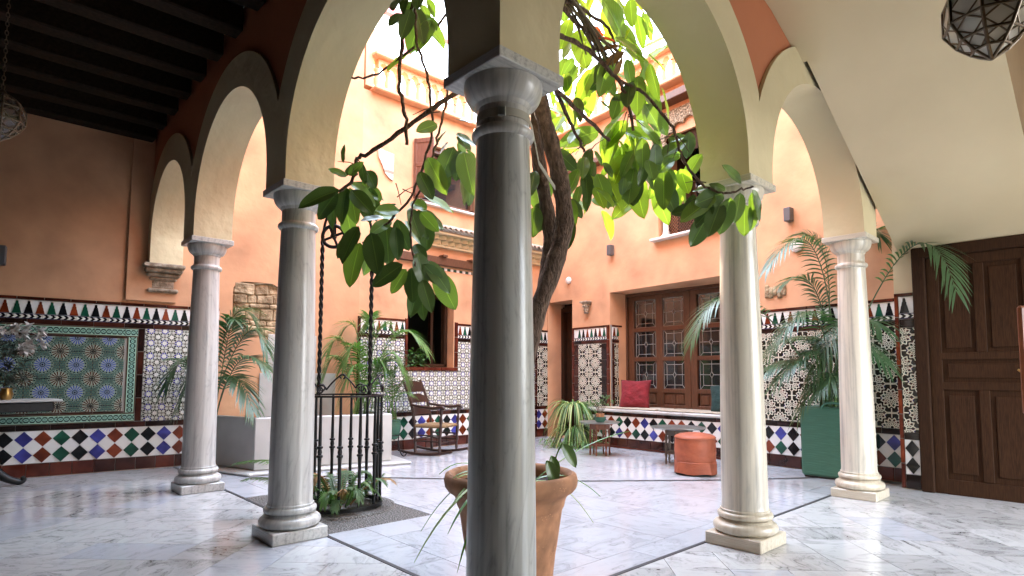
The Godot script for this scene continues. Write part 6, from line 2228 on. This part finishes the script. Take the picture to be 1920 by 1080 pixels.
func build_plants() -> void:
	var t := palm("tall kentia palm with drooping fronds growing from the green planter", V(5.47, 0.74, -0.58), [
		[V(5.23,2.50,-0.58), V(4.53,2.26,-0.83)], [V(5.00,1.78,-0.52), V(4.38,1.34,-0.79)], [V(5.24,2.35,0.24), V(4.80,1.89,0.75)], 
		[V(5.62,2.39,-0.26), V(5.52,2.65,-0.03)], [V(5.28,1.39,-0.63), V(4.77,1.06,-0.87)], [V(4.39,1.92,-0.99), V(3.71,1.47,-1.26)], [V(5.55,2.03,-0.68), V(5.18,2.20,-0.92)],
		[V(5.42,1.75,-0.41), V(4.87,0.75,-0.67)], [V(5.30,1.25,-0.75), V(4.85,1.20,-0.98)], [V(5.32,1.15,-0.45), V(4.95,0.95,-0.55)], [V(5.35,1.45,-0.60), V(4.95,1.50,-0.90)], [V(5.40,1.6,-0.25), V(5.15,1.62,0.05)], [V(5.55,2.29,-0.57), V(5.39,2.78,-0.81)], [V(5.35,1.5,-0.35), V(5.1,1.25,0.1)]], 32, 0.29, 0.0105, mats.palm_green)
	for i in 7:
		var s := ns()
		var a := i * 0.9
		tube(s, [V(cos(a) * 0.07, 0, sin(a) * 0.07), V(cos(a) * 0.09, 0.35, sin(a) * 0.09), V(cos(a) * 0.12, 0.75, sin(a) * 0.12)], [0.016, 0.013, 0.009], 6)
		part("stem", s, mats.palm_light, t)
	palm("feathery palm growing beside the left end of the marble trough", V(0.45, 0.15, -5.85), [
		[V(0.61,1.46,-5.75), V(0.60,1.77,-5.46)], [V(0.63,1.20,-5.49), V(0.84,1.20,-5.03)], [V(0.70,1.52,-5.54), V(0.90,1.42,-5.22)], [V(0.59,1.07,-5.54), V(0.71,0.71,-5.05)],
		[V(0.27,1.20,-5.95), V(0.01,1.00,-5.88)], [V(0.61,1.66,-5.75), V(0.85,1.80,-5.54)], [V(0.38,1.26,-5.80), V(0.12,0.76,-5.77)]], 26, 0.30, 0.0130, mats.palm_green)
	palm("bushy palm standing in the back corner behind the marble trough", V(2.32, 0.10, -5.48), [
		[V(2.12,1.44,-5.55), V(1.83,1.44,-5.55)], [V(2.03,1.29,-5.52), V(1.74,1.03,-5.54)], [V(2.27,1.59,-5.55), V(2.05,1.69,-5.60)], [V(2.44,1.51,-5.43), V(2.59,1.77,-5.27)], [V(2.60,1.59,-5.28), V(2.87,1.47,-4.76)],
		[V(2.45,1.36,-5.16), V(2.65,1.00,-4.87)], [V(2.14,1.21,-5.32), V(1.89,0.72,-5.33)], [V(2.35,1.14,-5.27), V(2.41,1.21,-5.08)], [V(2.43,1.22,-5.19), V(2.62,1.14,-4.89)], [V(2.21,1.00,-5.15), V(2.05,0.65,-5.19)], [V(2.38,1.62,-5.45), V(2.35,1.85,-5.40)], [V(2.2,1.4,-5.4), V(1.95,1.25,-5.35)]], 28, 0.26, 0.0105, mats.palm_light)
	palm("small pale green palm growing in the glazed jar on the iron stand", V(2.60, 0.48, -5.16), [
		[V(2.48,0.89,-5.14), V(2.30,1.04,-5.14)], [V(2.54,0.93,-5.09), V(2.46,1.16,-5.02)], [V(2.60,0.92,-5.06), V(2.70,1.08,-4.90)], [V(2.58,0.84,-5.0), V(2.72,0.85,-4.84)], [V(2.46,0.82,-5.1), V(2.30,0.74,-5.09)], [V(2.58,0.98,-5.14), V(2.60,1.22,-5.1)]], 18, 0.16, 0.006, mats.palm_light)
	# spider plant that trails to the floor, on a low pedestal
	var p := thing("spider_plant", "large trailing spider plant with striped leaves in front of the small dark door", "plant", V(5.42, 0, -4.36))
	var s := ns()
	lathe(s, [Vector2(0, 0.0), Vector2(0.11, 0.0), Vector2(0.12, 0.5), Vector2(0.15, 0.66), Vector2(0.13, 0.66), Vector2(0, 0.64)], 20)
	part("pedestal", s, mats.dark_wood, p)
	for k in 3:
		s = ns()
		for i in 120:
			var a := rng.randf() * TAU
			var d := V(cos(a), 0, sin(a))
			var tier := rng.randf()
			var o := V(0, 0.66 - 0.42 * floorf(tier * 2.0) * 0.9, 0) + d * 0.10
			blade(s, o, d, rng.randf_range(0.16, 0.44), rng.randf_range(0.007, 0.013), rng.randf_range(0.10, 0.36), rng.randf_range(0.35, 0.80))
		part("foliage", s, [mats.blade_green, mats.blade_pale, mats.fern_green][k], p).set_meta("kind", "stuff")
	s = ns()
	for i in 150:
		var a := rng.randf_range(1.2, 4.4)
		var rr := rng.randf_range(0.15, 0.52)
		var d := V(cos(a + rng.randf_range(-1.4, 1.4)), 0, sin(a + rng.randf_range(-1.4, 1.4))).normalized()
		blade(s, V(cos(a) * rr, rng.randf_range(0.02, 0.14), sin(a) * rr), d, rng.randf_range(0.08, 0.18), 0.006, 0.10, 0.16)
	part("trailing_leaves", s, mats.blade_green, p).set_meta("kind", "stuff")
	# strap leaves round the foot of the rubber tree
	var q := thing("strap_leaf_plant", "arching variegated strap leaves growing at the foot of the rubber tree", "plant", V(0.44, 0.56, -0.42))
	var list := [[-0.63, 0.10, 0.36, 0.22, 0.26], [-0.9, 0.30, 0.46, 0.16, 0.30], [-0.55, -0.25, 0.40, 0.20, 0.42], [-0.85, 0.05, 0.52, 0.12, 0.40], [-0.95, 0.35, 0.40, 0.10, 0.42], [-0.7, 0.0, 0.30, 0.26, 0.20], [-0.9, 0.2, 0.33, 0.22, 0.14], [0.8, 0.62, 0.52, 0.42, 0.16], [0.9, 0.5, 0.38, 0.16, 0.26], [0.6, 0.7, 0.32, 0.10, 0.30], [-0.3, -0.9, 0.35, 0.3, 0.3], [0.2, -0.9, 0.3, 0.25, 0.3], [-1.0, 0.4, 0.48, 0.20, 0.22]]
	for i in list.size():
		var e: Array = list[i]
		s = ns()
		blade(s, V(e[0] * 0.12, 0, e[1] * 0.12), V(e[0], 0, e[1]).normalized(), e[2], 0.0115, e[3], e[4])
		part("blade", s, mats.blade_pale if i % 3 == 0 else mats.blade_green, q)
	# a broad leaved shoot at the right of the pot
	var br := thing("broad_leaf_shoot", "dark broad leaves sprouting at the rim of the terracotta pot", "plant", V(0.56, 0.57, -0.24))
	for e in [[V(-0.04, 0.0, 0.02), V(-0.05, 0.14, 0.05), V(-0.03, 0.02, 0.08)], [V(0.0, 0.02, 0), V(0.03, 0.195, 0.05), V(0.085, 0.075, 0.11)], [V(-0.05, 0.05, 0.02), V(-0.09, 0.12, 0.06), V(-0.06, -0.02, 0.11)]]:
		s = ns()
		tube(s, smooth([e[0], e[0].lerp(e[1], 0.6) + V(-0.01, 0.01, 0), e[1]], 3), 0.004, 5)
		var lf := part("leaf", leaf_mesh(1), mats.leaf_dark, br)
		var x: Vector3 = (e[2] - e[1])
		var l := x.length()
		x = x.normalized()
		var n := V(-0.5, 0.3, 0.8)
		n = (n - x * n.dot(x)).normalized()
		lf.transform = Transform3D(Basis(x * l, n * l, x.cross(n) * l * 1.0), e[1])
		part("stalk", s, mats.blade_green, br)
	# small potted plant on the first table
	var sp := thing("potted_plant", "small leggy plant in a green bowl on the first tray table", "plant", V(4.93, 0.462, -3.43))
	s = ns()
	lathe(s, [Vector2(0, 0), Vector2(0.05, 0), Vector2(0.078, 0.03), Vector2(0.085, 0.075), Vector2(0.078, 0.078), Vector2(0.0, 0.06)], 24)
	part("bowl", s, mats.green_fibre, sp)
	s = ns()
	lathe(s, [Vector2(0, 0.05), Vector2(0.055, 0.06), Vector2(0.062, 0.125), Vector2(0.055, 0.125), Vector2(0, 0.115)], 20)
	part("inner_pot", s, mats.terracotta, sp)
	s = ns()
	var tips := []
	for i in 12:
		var a := i * 2.4
		var tip := V(cos(a) * rng.randf_range(0.08, 0.20), rng.randf_range(0.22, 0.36), sin(a) * rng.randf_range(0.06, 0.18))
		tube(s, smooth([V(cos(a) * 0.02, 0.12, sin(a) * 0.02), tip * 0.6 + V(0, 0.08, 0), tip], 3), 0.0035, 5)
		tips.append(tip)
	part("stems", s, mats.twig, sp)
	s = ns()
	for tip in tips:
		for j in 9:
			var d := V(rng.randf_range(-1, 1), rng.randf_range(-0.5, 0.7), rng.randf_range(-1, 1)).normalized()
			blade(s, tip + d * 0.01, V(d.x, 0, d.z).normalized(), rng.randf_range(0.035, 0.07), 0.010, 0.03 + d.y * 0.03, 0.03)
	part("foliage", s, mats.fern_green, sp).set_meta("kind", "stuff")
	# flowers on the console table
	var fl := thing("white_flowers", "bunch of white flowers with grey green foliage on the console table", "flowers", V(-1.40, 0.96, -5.96))
	s = ns()
	for i in 230:
		var a := rng.randf() * TAU
		var o := V(cos(a) * rng.randf_range(0, 0.20), rng.randf_range(0.02, 0.50), sin(a) * rng.randf_range(0, 0.16))
		blade(s, o, V(cos(a + rng.randf_range(-1, 1)), 0, sin(a + rng.randf_range(-1, 1))).normalized(), rng.randf_range(0.05, 0.11), 0.016, rng.randf_range(-0.02, 0.08), 0.05)
	part("foliage", s, mats.grey_leaf, fl).set_meta("kind", "stuff")
	s = ns()
	for i in 15:
		var c := V(rng.randf_range(-0.10, 0.26), rng.randf_range(0.36, 0.66), rng.randf_range(-0.02, 0.20))
		for j in 16:
			var a := rng.randf() * TAU
			blade(s, c, V(cos(a), 0, sin(a)), rng.randf_range(0.04, 0.075), 0.020, rng.randf_range(-0.05, 0.07), 0.02)
	part("blossoms", s, mats.petal_white, fl).set_meta("kind", "stuff")
	# ferns in the well
	var fe := thing("well_ferns", "ferns and withered leaves growing inside the round iron railing", "ferns", V(0.68, 0.02, -2.83))
	for k in 34:
		s = ns()
		var a := TAU * k / 34.0 + rng.randf_range(-0.2, 0.2)
		var l := rng.randf_range(0.26, 0.46)
		var r0 := rng.randf_range(0.02, 0.16)
		frond(s, V(cos(a) * r0, 0, sin(a) * r0), V(cos(a) * (r0 + l * 0.45), rng.randf_range(0.10, 0.26), sin(a) * (r0 + l * 0.45)), V(cos(a) * (r0 + l * 0.8), rng.randf_range(0.04, 0.22), sin(a) * (r0 + l * 0.8)), 26, 0.075, 0.005, 90 + k, 0.15)
		part("frond", s, mats.dry_leaf if k % 6 == 4 else (mats.palm_light if k % 6 == 1 else mats.fern_green), fe)
	for k in 2:
		s = ns()
		var e: Array = [[V(0.30, 0.36, -2.70), V(0.10, 0.445, -2.80), V(-0.115, 0.43, -2.98)], [V(0.30, 0.22, -2.68), V(0.10, 0.305, -2.80), V(-0.06, 0.305, -2.94)]][k]
		frond(s, e[0] - fe.position, e[1] - fe.position, e[2] - fe.position, 24, 0.085, 0.011, 200 + k, 0.1)
		part("frond", s, mats.palm_light, fe)
	# trailing leaves on the sill of the lower window
	var sl := thing("sill_plant", "leafy green plant on the sill of the dark lower window", "plant", V(3.45, 1.25, -5.86))
	s = ns()
	for i in 90:
		var a := rng.randf() * TAU
		var o := V(rng.randf_range(-0.22, 0.18), rng.randf_range(0.02, 0.30), rng.randf_range(-0.06, 0.10))
		blade(s, o, V(cos(a), 0, sin(a)), rng.randf_range(0.06, 0.10), 0.022, 0.02, 0.05)
	part("foliage", s, mats.fern_green, sl).set_meta("kind", "stuff")
